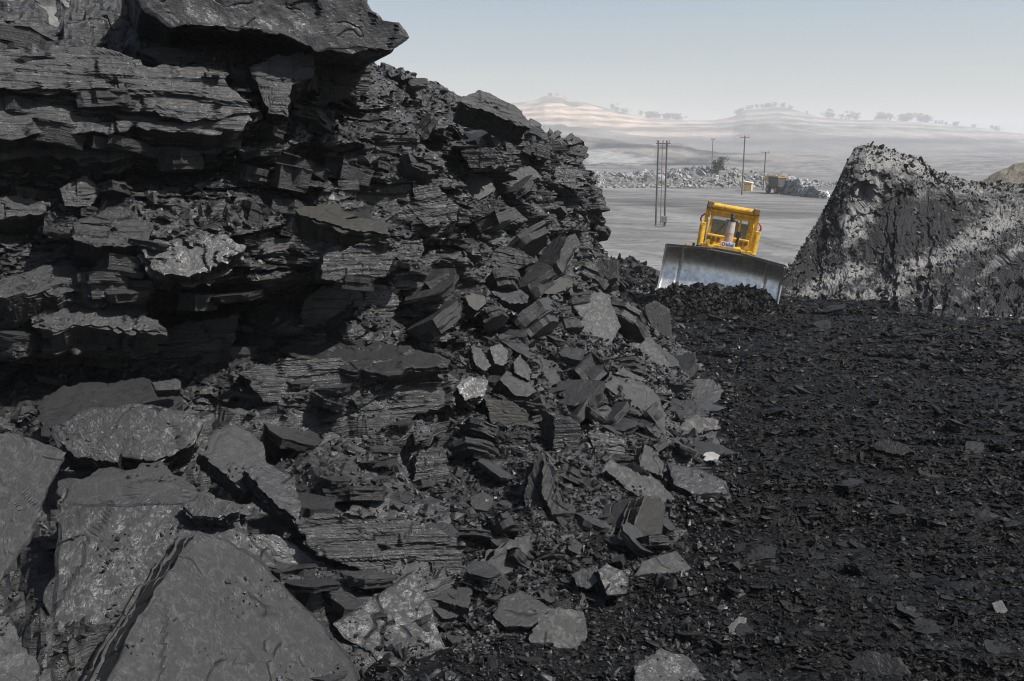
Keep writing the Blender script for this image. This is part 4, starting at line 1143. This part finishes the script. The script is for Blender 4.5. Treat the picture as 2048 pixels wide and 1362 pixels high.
TREES = []
for k in range(4):
    mb, cr = tree_meshes(50 + k, 10.0, [7, 9, 6, 8][k])
    o = mb.build('trunk', M_BARK); tm = o.data; bpy.data.objects.remove(o)
    TREES.append((tm, cr))
FAR_BVH = BVHTree.FromPolygons([Vector(v) for v in np.stack([fX, fY, fZ], -1).reshape(-1, 3).tolist()], grid_faces(*fX.shape).tolist())
rs = np.random.RandomState(12)
spots = []
for x in list(rs.uniform(1225, 1262, 5)) + list(rs.uniform(1280, 1300, 4)) + list(rs.uniform(1302, 1362, 12)):
    spots.append((x, rs.uniform(0.7, 1.1), 'on the saddle between the two far hills'))
for x in list(rs.uniform(1470, 1620, 16)):
    spots.append((x, rs.uniform(0.5, 0.85), 'on the flat topped far hill'))
for x in list(rs.uniform(1655, 1700, 5)) + list(rs.uniform(1712, 1862, 26)):
    spots.append((x, rs.uniform(0.6, 1.5), 'on the far ridge above the ash mound'))
for x in list(rs.uniform(1870, 2000, 9)) :
    spots.append((x, rs.uniform(0.4, 0.8), 'on the ridge descending to the right border'))
for x in list(rs.uniform(1085, 1130, 5)):
    spots.append((x, rs.uniform(0.35, 0.5), 'on the knoll of the left far hill'))
ORD = ['leftmost', 'second', 'third', 'fourth', 'fifth', 'sixth', 'seventh', 'eighth', 'ninth', 'tenth', 'eleventh', 'twelfth', 'thirteenth', 'fourteenth', 'fifteenth', 'sixteenth', 'seventeenth', 'eighteenth', 'nineteenth', 'twentieth', 'twenty-first', 'twenty-second', 'twenty-third', 'twenty-fourth', 'twenty-fifth', 'twenty-sixth', 'twenty-seventh', 'twenty-eighth', 'twenty-ninth', 'thirtieth', 'thirty-first', 'thirty-second']
spots.sort()
count = {}
for (x, s, where) in spots:
    k_ = count.get(where, 0); count[where] = k_ + 1
    row = np.interp(x, [p[0] for p in RIDGE_FAR], [p[1] for p in RIDGE_FAR])
    p = at(x, row, rs.uniform(2770, 2815))
    loc, nn, i, dd = FAR_BVH.ray_cast(Vector((p.x, p.y, 400)), Vector((0, 0, -1)))
    if loc is None: continue
    t = empty('tree', loc, label=('leftmost hazy tree ' if k_ == 0 else ORD[k_] + ' hazy tree from the left ') + where, category='tree', group='trees along the far skyline')
    t.scale = (s * 2.6, s * 2.6, s * 1.9); t.rotation_euler = (0, 0, rs.uniform(0, 6.28))
    tm, cr = TREES[rs.randint(4)]
    link('trunk', tm, t); link('crown', cr, t)

# bush on the rubble bank
p = at(1437, 346, 246)
b = empty('bush', p, label='dark bush growing on top of the grey rubble bank', category='bush')
b.scale = (0.42, 0.42, 0.42)
link('stem', TREES[1][0], b); link('foliage', TREES[1][1], b)

# ================================================================== poles, hut, dump truck
M_WOOD = plain('pole_wood', (0.10, 0.09, 0.085), 0.85)
M_STEEL = plain('galvanised_steel', (0.25, 0.25, 0.26), 0.5, 0.6)
M_PORC = plain('insulator_porcelain', (0.3, 0.16, 0.1), 0.3)
def pole(base, top, label, arms=(), r=0.11, side=1.1):
    p = floor_at(*base); tp = at(top[0], top[1], p.y)
    h = tp.z - p.z
    o = empty('utility_pole', p, label=label, category='pole', group='utility poles on the pit floor')
    MB().cyl((0, 0, -0.4), (tp.x - p.x, 0, h), r, r * 0.72, 10).build('shaft', M_WOOD, o)
    for z, l, off in arms:
        a = MB(); a.box((off + (tp.x - p.x) * (h - z) / h, -0.12, h - z), (l, 0.1, 0.12)).build('crossarm', M_WOOD, o)
        for s in (-1, 0.0, 1):
            ins = MB(); cx = off + s * (l / 2 - 0.1)
            ins.cyl((cx, -0.12, h - z + 0.06), (cx, -0.12, h - z + 0.24), 0.03, n=6)
            ins.cyl((cx, -0.12, h - z + 0.22), (cx, -0.12, h - z + 0.38), 0.07, 0.05, 8)
            ins.build('insulator', M_PORC, o)
    return o, p, h
poleL, pL, hL = pole((1311.5, 451), (1317, 281), 'left post of the double utility pole left of the bulldozer', r=0.13)
poleR, pR, hR = pole((1329, 453), (1334, 281), 'right post of the double utility pole, carrying a transformer box', arms=((0.35, 1.7, -0.45),), r=0.13)
# the cross piece reaches both posts
MB().box((pL.x - pR.x + 0.45, 0.0, hR - 0.9), (1.0, 0.08, 0.1)).build('crossarm', M_WOOD, poleR)
tb = MB(); tb.box((-0.1, -0.25, 0.9), (0.65, 0.4, 0.75), bevel=0.03)
tb.build('transformer_box', plain('transformer_paint', (0.16, 0.14, 0.13), 0.6), poleR)
for x_ in (-0.3, 0.12): MB().box((x_, -0.25, 0.26), (0.06, 0.06, 0.55)).build('bracket', M_STEEL, poleR)
pole((1321, 449), (1325, 284), 'thin steel conduit post between the two posts of the double pole', r=0.05)
pole((1483.5, 390), (1490, 272), 'tall utility pole with crossarm left of the yellow hut', arms=((0.25, 1.9, 0.0),), r=0.15)
pole((1526, 381), (1531.5, 304), 'shorter utility pole between the yellow hut and dump truck', arms=((0.2, 1.7, 0.0),), r=0.15)
pole((1422, 372), (1426, 277), 'faint thin utility pole standing behind the rubble bank', arms=((0.3, 0.9, 0.0),), r=0.10)
# wires between the poles that carry crossarms are too fine to be seen in the photograph

M_HUT = plain('hut_yellow', (0.62, 0.44, 0.14), 0.7)
p = floor_at(1496, 381.5)
sc = p.y / FPX
hut = empty('hut', p, label='small yellow hut with pale sloping roof beside the tall pole', category='hut')
hut.rotation_euler = (0, 0, R(-24))
W, D, H = 15 * sc, 14 * sc, 16 * sc
MB().prism([(-W / 2, -D / 2, 0), (W / 2, -D / 2, 0), (W / 2, -D / 2, H * 0.92), (-W / 2, -D / 2, H * 1.1)], (0, D, 0)).build('wall', M_HUT, hut)
MB().prism([(-W * 0.62, -D * 0.62, H * 1.14), (W * 0.62, -D * 0.62, H * 0.92), (W * 0.62, -D * 0.62, H * 0.99), (-W * 0.62, -D * 0.62, H * 1.21)], (0, D * 1.24, 0)).build('roof', plain('hut_roof', (0.7, 0.68, 0.62), 0.6), hut)
dr = MB().box((W * 0.05, -D / 2 - 0.02, H * 0.36), (W * 0.42, 0.05, H * 0.7)).build('door', plain('hut_door', (0.66, 0.52, 0.2), 0.7), hut)
MB().box((W * 0.2, -D / 2 - 0.06, H * 0.36), (0.05, 0.05, 0.16)).build('handle', M_STEEL, dr)
MB().box((0, -D / 2 - 0.025, H * 0.80), (W * 0.98, 0.05, H * 0.16)).build('red_band', plain('hut_red', (0.5, 0.22, 0.12), 0.7), hut)
MB().box((-W / 2 - 0.02, 0, H * 0.55), (0.05, D * 0.45, H * 0.35)).build('window', plain('hut_window', (0.08, 0.09, 0.1), 0.2), hut)

M_TRUCK = plain('truck_paint', (0.50, 0.30, 0.08), 0.6)
M_TDARK = plain('truck_dark', (0.05, 0.048, 0.045), 0.8)
M_TYRE = plain('tyre_rubber', (0.03, 0.03, 0.03), 0.9)
p = floor_at(1561, 388)
sc = p.y / FPX
tr = empty('dump_truck', p, label='distant dump truck with tan edged body parked before pale rubble', category='dump truck')
tr.rotation_euler = (0, 0, R(8))
w = 19 * sc
MB().prism([(-w * 0.5, -1.2, 1.4), (-w * 0.5, -0.7, 3.3), (-w * 0.5, 4.2, 3.5), (-w * 0.5, 4.2, 1.4)], (w, 0, 0)).build('dump_body', M_TDARK, tr)
MB().box((0, -0.75, 3.34), (w * 1.04, 0.14, 0.28)).box((-w * 0.5, 1.6, 3.5), (0.14, 4.9, 0.22)).box((w * 0.5, 1.6, 3.5), (0.14, 4.9, 0.22)).build('body_rim', M_TRUCK, tr)
MB().box((-w * 0.1, 4.7, 2.9), (w * 1.1, 1.6, 1.2), bevel=0.08).build('cab', M_TRUCK, tr)
MB().box((0, 1.8, 1.1), (w * 0.5, 6.4, 0.4)).build('chassis', M_TDARK, tr)
for sx_, yy in ((-0.42, 0.2), (0.42, 0.2), (-0.47, 4.2), (0.47, 4.2)):
    t_ = MB().cyl((sx_ * w - 0.28, yy, 0.8), (sx_ * w + 0.28, yy, 0.8), 0.82, n=20).build('wheel', M_TYRE, tr)
    MB().cyl((sx_ * w - 0.3, yy, 0.8), (sx_ * w + 0.3, yy, 0.8), 0.38, n=14).build('rim', M_TRUCK, t_)
for s in (-1, 1):
    MB().box((s * w * 0.36, -0.05, 1.15), (0.22, 0.1, 0.16)).build('tail_light', plain('tail_lamp', (0.4, 0.04, 0.03), 0.3), tr)
    MB().box((s * w * 0.42, -0.62, 0.95), (0.6, 0.04, 0.8)).build('mud_flap', M_TDARK, tr)

# pale rubble heap right of the truck
rs = np.random.RandomState(41)
n = 1500
c0 = floor_at(1606, 394)
P_, S_z = [], []
for _ in range(n):
    u = rs.rand() ** 0.8; a_ = rs.uniform(-1, 1)
    px_h = 1562 + 100 * u
    top = np.interp(px_h, [1562, 1580, 1600, 1630, 1660], [358, 353, 360, 376, 392])
    foot = np.interp(px_h, [1562, 1600, 1660], [388, 392, 398])
    pf = floor_at(px_h, foot); hgt = (foot - top) * pf.y / FPX
    k = rs.rand()
    P_.append((pf.x, pf.y + 6 * (1 - k) * rs.uniform(0.3, 1) + 1.0 * k, pf.z + hgt * (1 - k) * rs.uniform(0.85, 1.0))); S_z.append(min(1.1, rs.exponential(0.22) + 0.15))
chips('pale_rubble_heap', P_, S_z, 0.9, M_PCHIP, rs, pale=0.05, tintpow=0.4, label='heap of pale grey rubble right of the distant dump truck', category='rubble')

# ================================================================== hazy air
hz_m = bpy.data.materials.new('haze_air')
hz_m.use_nodes = True
nt = hz_m.node_tree
for n_ in list(nt.nodes): nt.nodes.remove(n_)
ov = nt.nodes.new('ShaderNodeOutputMaterial'); pvn = nt.nodes.new('ShaderNodeVolumePrincipled')
pvn.inputs['Color'].default_value = (0.875, 0.88, 0.885, 1)
pvn.inputs['Density'].default_value = 0.00036
pvn.inputs['Anisotropy'].default_value = 0.0
nt.links.new(pvn.outputs[0], ov.inputs['Volume'])
MB().box((0, 2900, 80), (14400, 8400, 180)).build('haze', hz_m, kind='stuff', label='pale dusty air over the open pit', category='haze')
# ================================================================== the bulldozer
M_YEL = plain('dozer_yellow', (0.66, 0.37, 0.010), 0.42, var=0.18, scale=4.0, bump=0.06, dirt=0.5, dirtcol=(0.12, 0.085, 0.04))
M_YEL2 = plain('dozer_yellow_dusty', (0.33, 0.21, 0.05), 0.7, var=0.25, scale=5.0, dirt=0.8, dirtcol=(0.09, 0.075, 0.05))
M_BLK = plain('dozer_black', (0.015, 0.015, 0.016), 0.6)
M_BLADE = plain('worn_blade_steel', (0.78, 0.74, 0.68), 0.32, 1.0, var=0.3, scale=5.0, bump=0.10, dirt=0.15, dirtcol=(0.035, 0.033, 0.032))
M_BLADE_D = plain('blade_edge_steel', (0.10, 0.10, 0.105), 0.5, 0.8, var=0.3)
M_ROD = plain('hydraulic_rod', (0.45, 0.34, 0.26), 0.4, 0.2)
M_RUST = plain('exhaust_rust', (0.40, 0.29, 0.24), 0.7, var=0.25)
M_RED = plain('red_hose', (0.45, 0.03, 0.04), 0.5)
M_WHITE = plain('plate_white', (0.75, 0.75, 0.74), 0.5, var=0.05)
M_BLUE = plain('plate_blue', (0.04, 0.13, 0.45), 0.5)
M_TRACK = plain('track_steel', (0.07, 0.065, 0.06), 0.6, 0.6)
M_SEAT = plain('seat_fabric', (0.05, 0.06, 0.08), 0.8)
def glass_mat():
    m, nt, b = new_mat('cab_glass')
    b.inputs['Base Color'].default_value = (0.75, 0.82, 0.80, 1)
    b.inputs['Roughness'].default_value = 0.03
    b.inputs['Transmission Weight'].default_value = 0.85
    b.inputs['IOR'].default_value = 1.3
    return m
M_GLASS = glass_mat()
M_BROWN = plain('lamp_housing', (0.22, 0.15, 0.07), 0.7)

DZ_P = at(1430, 612, 35.2)
DZ_P.z = float(bench_z(np.array([DZ_P.x]), np.array([DZ_P.y]))[0]) + 0.10
dz = empty('bulldozer', DZ_P, label='yellow bulldozer with wide steel blade pushing coal, tilted sideways', category='bulldozer')
dz.scale = (0.91, 0.91, 0.91)
dz.rotation_euler = (R(-1.5), R(9.2), R(-12.0))

# blade: curved plate in three panels, end plates, cutting edge
def blade_panel(x0, x1, name, n=14, m=18):
    yz = [(-0.54, 0.02), (-0.30, 0.20), (-0.09, 0.48), (0.05, 0.80), (0.12, 1.10), (0.13, 1.36), (0.05, 1.64), (-0.14, 1.92)]
    t = np.linspace(0, 1, m)
    yy = np.interp(t, np.linspace(0, 1, len(yz)), [a for a, b in yz]); zz = np.interp(t, np.linspace(0, 1, len(yz)), [b for a, b in yz])
    xx = np.linspace(x0, x1, n)
    front, back = [], []
    for x in xx:
        crown = 0.15 * np.clip(1.25 - abs(x) / 2.15 * 1.25, 0, 0.75) / 0.75
        for y, z in zip(yy, zz):
            zc = z * (1 + crown / 1.92)
            front.append((x, -2.55 + y, zc)); back.append((x, -2.55 + y + 0.06, zc))
    F = grid_faces(n, m); k = n * m
    faces = [tuple(f[::-1]) for f in F] + [tuple(v + k for v in f) for f in F]
    rim = [i * m for i in range(n)] + [(n - 1) * m + j for j in range(1, m)] + [i * m + m - 1 for i in range(n - 2, -1, -1)] + [j for j in range(m - 2, 0, -1)]
    for a, b in zip(rim, rim[1:] + rim[:1]): faces.append((a, b, b + k, a + k))
    me = mesh_np(name, np.array(front + back), np.array(faces), [M_BLADE], smooth=True)
    bm = bmesh.new(); bm.from_mesh(me); bmesh.ops.recalc_face_normals(bm, faces=bm.faces); bm.to_mesh(me); bm.free()
    return me
def part(name, mb, mat, parent=None, smooth=False, label=None):
    o = mb.build(name, mat, parent or dz, smooth)
    if label: o['label'] = label
    return o
blade = link('blade', blade_panel(-1.58, 1.58, 'blade', 26), dz)
for x0, x1 in ((-2.14, -1.578), (1.578, 2.14)):
    link('blade_wing', blade_panel(x0, x1, 'blade_wing', 8), blade)
for s in (-1, 1):
    MB().prism([(s * 2.145, -2.90, 0.0), (s * 2.145, -2.42, 0.55), (s * 2.145, -2.34, 1.1), (s * 2.145, -2.45, 1.72), (s * 2.145, -2.79, 1.93), (s * 2.145, -2.62, 1.2), (s * 2.145, -2.72, 0.55)], (s * 0.05, 0, 0)).build('end_plate', M_BLADE, blade)
    MB().box((s * 2.06, -2.93, 0.12), (0.34, 0.05, 0.34), Matrix.Rotation(R(-38), 3, 'X')).build('end_bit', plain('bright_end_bit', (0.7, 0.7, 0.7), 0.35, 1.0), blade)
MB().box((0, -2.90, 0.06), (3.75, 0.05, 0.24), Matrix.Rotation(R(-45), 3, 'X')).build('cutting_edge', M_BLADE_D, blade)
MB().box((-0.02, -2.385, 0.95), (0.03, 0.03, 1.2)).build('seam', M_BLADE_D, blade)
MB().box((0, -2.68, 2.08), (1.06, 0.10, 0.06)).build('top_rail', M_BLADE_D, blade)
MB().prism([(-2.16, -2.74, 1.88), (-0.54, -2.74, 2.03), (-0.54, -2.74, 2.09), (-2.16, -2.74, 1.95)], (0, 0.12, 0)).build('top_rail', M_BLADE_D, blade)
MB().prism([(2.16, -2.74, 1.88), (0.54, -2.74, 2.03), (0.54, -2.74, 2.09), (2.16, -2.74, 1.95)], (0, 0.12, 0)).build('top_rail', M_BLADE_D, blade)
for s in (-1, 1):
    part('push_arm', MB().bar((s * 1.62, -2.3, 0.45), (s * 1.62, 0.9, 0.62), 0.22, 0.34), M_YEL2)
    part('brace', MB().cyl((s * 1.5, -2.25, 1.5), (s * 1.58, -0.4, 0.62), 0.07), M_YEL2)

# crawlers
for s in (-1, 1):
    tx = s * 1.12
    prof = []
    for k in range(13): a = PI / 2 + PI * k / 12; prof.append((-1.35 + 0.50 * math.cos(a), 0.52 + 0.5 * math.sin(a)))
    for k in range(13): a = -PI / 2 + PI * k / 12; prof.append((2.05 + 0.50 * math.cos(a), 0.52 + 0.5 * math.sin(a)))
    cr = part('crawler_track', MB().prism([(tx - 0.28, y, z) for y, z in prof], (0.56, 0, 0)), M_TRACK)
    L = len(prof)
    pts = []
    for k in range(L):
        (y0, z0), (y1, z1) = prof[k], prof[(k + 1) % L]
        d = math.hypot(y1 - y0, z1 - z0); m_ = max(1, int(d / 0.19))
        for j in range(m_): pts.append((y0 + (y1 - y0) * j / m_, z0 + (z1 - z0) * j / m_, math.atan2(z1 - z0, y1 - y0)))
    for (y, z, a) in pts[::2]:
        MB().box((tx, y - 0.035 * math.sin(a), z + 0.035 * math.cos(a) * (1 if z > 0.5 else -1) if abs(math.sin(a)) < 0.5 else z), (0.60, 0.06, 0.07), Matrix.Rotation(a, 3, 'X')).build('track_shoe', M_TRACK, cr)
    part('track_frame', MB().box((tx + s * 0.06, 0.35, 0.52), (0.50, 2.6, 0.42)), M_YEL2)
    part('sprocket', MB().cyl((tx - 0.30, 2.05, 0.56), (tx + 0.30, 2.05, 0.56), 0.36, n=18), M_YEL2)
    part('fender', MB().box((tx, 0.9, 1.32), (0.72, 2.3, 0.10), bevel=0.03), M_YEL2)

# engine bay
part('chassis', MB().box((0, 0.2, 0.85), (1.5, 3.8, 0.7)), M_BLK)
part('hood', MB().prism([(-0.62, -1.75, 1.0), (0.62, -1.75, 1.0), (0.62, -1.75, 2.02), (0.5, -1.75, 2.14), (-0.5, -1.75, 2.14), (-0.62, -1.75, 2.02)], (0, 2.0, 0.0)), M_YEL)
gr = part('radiator_guard', MB().box((0, -1.79, 1.60), (1.02, 0.06, 0.82)), M_BLK)
for k in range(7):
    MB().box((0, -1.83, 1.28 + k * 0.11), (0.98, 0.03, 0.03)).build('grille_bar', M_BLK, gr)
for s in (-1, 1):
    part('guard_cheek', MB().box((s * 0.60, -1.80, 1.62), (0.18, 0.12, 1.0), bevel=0.02), M_YEL)
    # lift cylinders standing beside the radiator guard
    cy = part('lift_cylinder', MB().cyl((s * 0.98, -1.35, 1.55), (s * 1.02, -1.20, 2.75), 0.115, n=16), M_YEL, smooth=False)
    MB().cyl((s * 0.93, -2.2, 0.9), (s * 0.98, -1.36, 1.78), 0.075, n=12).build('rod', M_ROD, cy)
    MB().cyl((s * 0.975, -1.40, 1.72), (s * 0.985, -1.34, 1.98), 0.15, n=14).build('gland', M_BLK, cy)
    MB().cyl((s * 0.95, -1.42, 1.30), (s * 0.98, -1.37, 1.72), 0.11, n=14).build('lower_barrel', M_YEL2, cy)
    MB().box((s * 1.02, -1.2, 2.80), (0.20, 0.16, 0.16), bevel=0.03).build('cap', M_YEL, cy)
    MB().box((s * 0.80, -1.35, 2.02), (0.28, 0.22, 0.18), bevel=0.02).build('bracket', M_YEL, cy)
    part('work_light', MB().cyl((s * 0.72, -1.50, 2.20), (s * 0.72, -1.40, 2.20), 0.09, n=14), M_YEL)
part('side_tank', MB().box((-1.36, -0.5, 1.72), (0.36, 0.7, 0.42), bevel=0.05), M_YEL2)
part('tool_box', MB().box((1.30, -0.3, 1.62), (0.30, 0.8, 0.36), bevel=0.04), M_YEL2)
fl = part('filter_can', MB().cyl((-1.22, -0.95, 1.80), (-1.22, -0.95, 2.02), 0.05, n=10), M_BLK)

# dash panel below the windscreen, with a row of small pieces
dp = part('cowl', MB().box((0.0, -0.30, 2.26), (1.62, 0.34, 0.36), bevel=0.03), M_YEL)
for k in range(9):
    if 3 <= k <= 5: continue
    MB().box((-0.70 + k * 0.175, -0.485, 2.28), (0.12, 0.03, 0.17)).build('vent', plain('vent_dark', (0.10, 0.07, 0.02), 0.7) if k == 0 else bpy.data.materials['vent_dark'], dp)
sp = part('name_plate', MB().box((0.02, -1.72, 2.235), (0.52, 0.03, 0.19)), M_WHITE, label='white plate with red disc and blue lettering')
MB().cyl((-0.14, -1.745, 2.235), (-0.14, -1.735, 2.235), 0.07, n=18).build('red_disc', M_RED, sp)
MB().cyl((-0.14, -1.752, 2.235), (-0.14, -1.742, 2.235), 0.035, n=14).build('white_disc', M_WHITE, sp)
lt = MB()
for k, (h_, w_) in enumerate([(0.12, 0.03), (0.07, 0.04), (0.13, 0.03), (0.07, 0.04), (0.08, 0.04), (0.12, 0.03)]):
    lt.box((-0.03 + k * 0.05, -1.741, 2.18 + h_ / 2), (w_, 0.01, h_))
lt.build('lettering', M_BLUE, sp)

# exhaust stack
ex = part('exhaust_stack', MB().cyl((0.02, -1.0, 2.12), (0.02, -1.0, 2.60), 0.17, 0.16, 18).cyl((0.02, -1.0, 2.60), (0.03, -1.0, 3.05), 0.155, 0.13, 18), M_RUST)
MB().cyl((0.02, -1.0, 2.63), (0.025, -1.0, 3.02), 0.162, 0.136, 18).build('heat_sleeve', plain('heat_sleeve_white', (0.45, 0.41, 0.37), 0.6), ex)
MB().tube([(0.03, -1.0, 3.0), (0.02, -1.0, 3.18), (0.0, -0.94, 3.34)], 0.075, 12).build('tail_pipe', M_BLK, ex)
part('pre_cleaner', MB().cyl((0.36, -0.75, 2.12), (0.36, -0.75, 2.5), 0.05, n=12).cyl((0.36, -0.75, 2.5), (0.36, -0.75, 2.72), 0.10, n=14), M_BLK)

# cab: frame posts, roof, panes
for s in (-1, 1):
    for y_ in (-0.05, 1.25): part('cab_post', MB().box((s * 0.74, y_, 2.77), (0.10, 0.10, 0.72)), M_YEL)
for y_ in (-0.05, 1.25): part('cab_header', MB().box((0, y_, 3.20), (1.58, 0.12, 0.14)), M_YEL)
part('cab_sill', MB().box((0, -0.05, 2.36), (1.58, 0.12, 0.10)), M_YEL)
part('window_bar', MB().box((0.36, -0.06, 2.77), (0.08, 0.10, 0.72)), M_YEL)
part('cab_roof', MB().box((0, 0.60, 3.32), (1.66, 1.55, 0.10), bevel=0.03), M_YEL)
part('cab_rear_wall', MB().box((0, 1.3, 2.5), (1.5, 0.06, 0.9)), M_YEL2)
for x0, x1 in ((-0.68, -0.02), (0.0, 0.31), (0.41, 0.68)):
    part('windscreen_pane', MB().box(((x0 + x1) / 2, -0.05, 2.78), (x1 - x0, 0.015, 0.74)), M_GLASS)
for s in (-1, 1):
    part('side_window', MB().box((s * 0.74, 0.6, 2.80), (0.015, 1.2, 0.74)), M_GLASS)
    part('cab_side_panel', MB().box((s * 0.74, 0.6, 2.2), (0.06, 1.3, 0.44)), M_YEL)
part('wiper', MB().bar((-0.5, -0.08, 2.44), (-0.22, -0.08, 2.86), 0.02), M_BLK)
st = part('operator_seat', MB().box((0.05, 0.75, 2.30), (0.55, 0.5, 0.14), bevel=0.04), M_SEAT)
MB().box((0.05, 1.0, 2.68), (0.5, 0.12, 0.70), bevel=0.05).build('backrest', M_SEAT, st)
part('control_console', MB().box((0.42, 0.35, 2.45), (0.22, 0.3, 0.36), bevel=0.03), plain('console_blue_grey', (0.30, 0.36, 0.42), 0.6))

# roll-over frame with its front beam and the housings at both ends
for s in (-1, 1):
    part('roll_over_post', MB().bar((s * 0.93, 0.0, 1.5), (s * 0.93, -0.05, 3.36), 0.17, 0.20), M_YEL); part('roll_over_post', MB().bar((s * 0.93, 1.5, 1.5), (s * 0.93, 1.45, 3.36), 0.17, 0.20), M_YEL)
    part('roll_over_rail', MB().bar((s * 0.93, -0.14, 3.45), (s * 0.93, 1.55, 3.45), 0.18, 0.18), M_YEL)
part('roof_beam', MB().cyl((-0.86, -0.08, 3.50), (0.86, -0.08, 3.50), 0.125, n=16), M_YEL, smooth=False)
for s in (-1, 1):
    part('lamp_housing', MB().box((s * 0.88, -0.12, 3.54), (0.26, 0.28, 0.26), bevel=0.04), M_BROWN)
    part('red_hose', MB().tube([(s * 1.02, -0.1, 3.14), (s * 1.13, -0.12, 3.05), (s * 1.16, -0.12, 2.92), (s * 1.10, -0.1, 2.80), (s * 1.02, -0.08, 2.72)], 0.032, 8), M_RED)
    part('hand_rail', MB().tube([(s * 0.86, -0.35, 2.44), (s * 0.86, -0.36, 2.95), (s * 0.86, -0.1, 3.05)], 0.022, 8), M_YEL)
part('gusset', MB().prism([(-0.82, -0.1, 3.40), (-0.40, -0.1, 3.40), (-0.82, -0.1, 3.12)], (0, 0.06, 0)), M_YEL)
part('gusset', MB().prism([(0.82, -0.1, 3.40), (0.40, -0.1, 3.40), (0.82, -0.1, 3.12)], (0, 0.06, 0)), M_YEL)
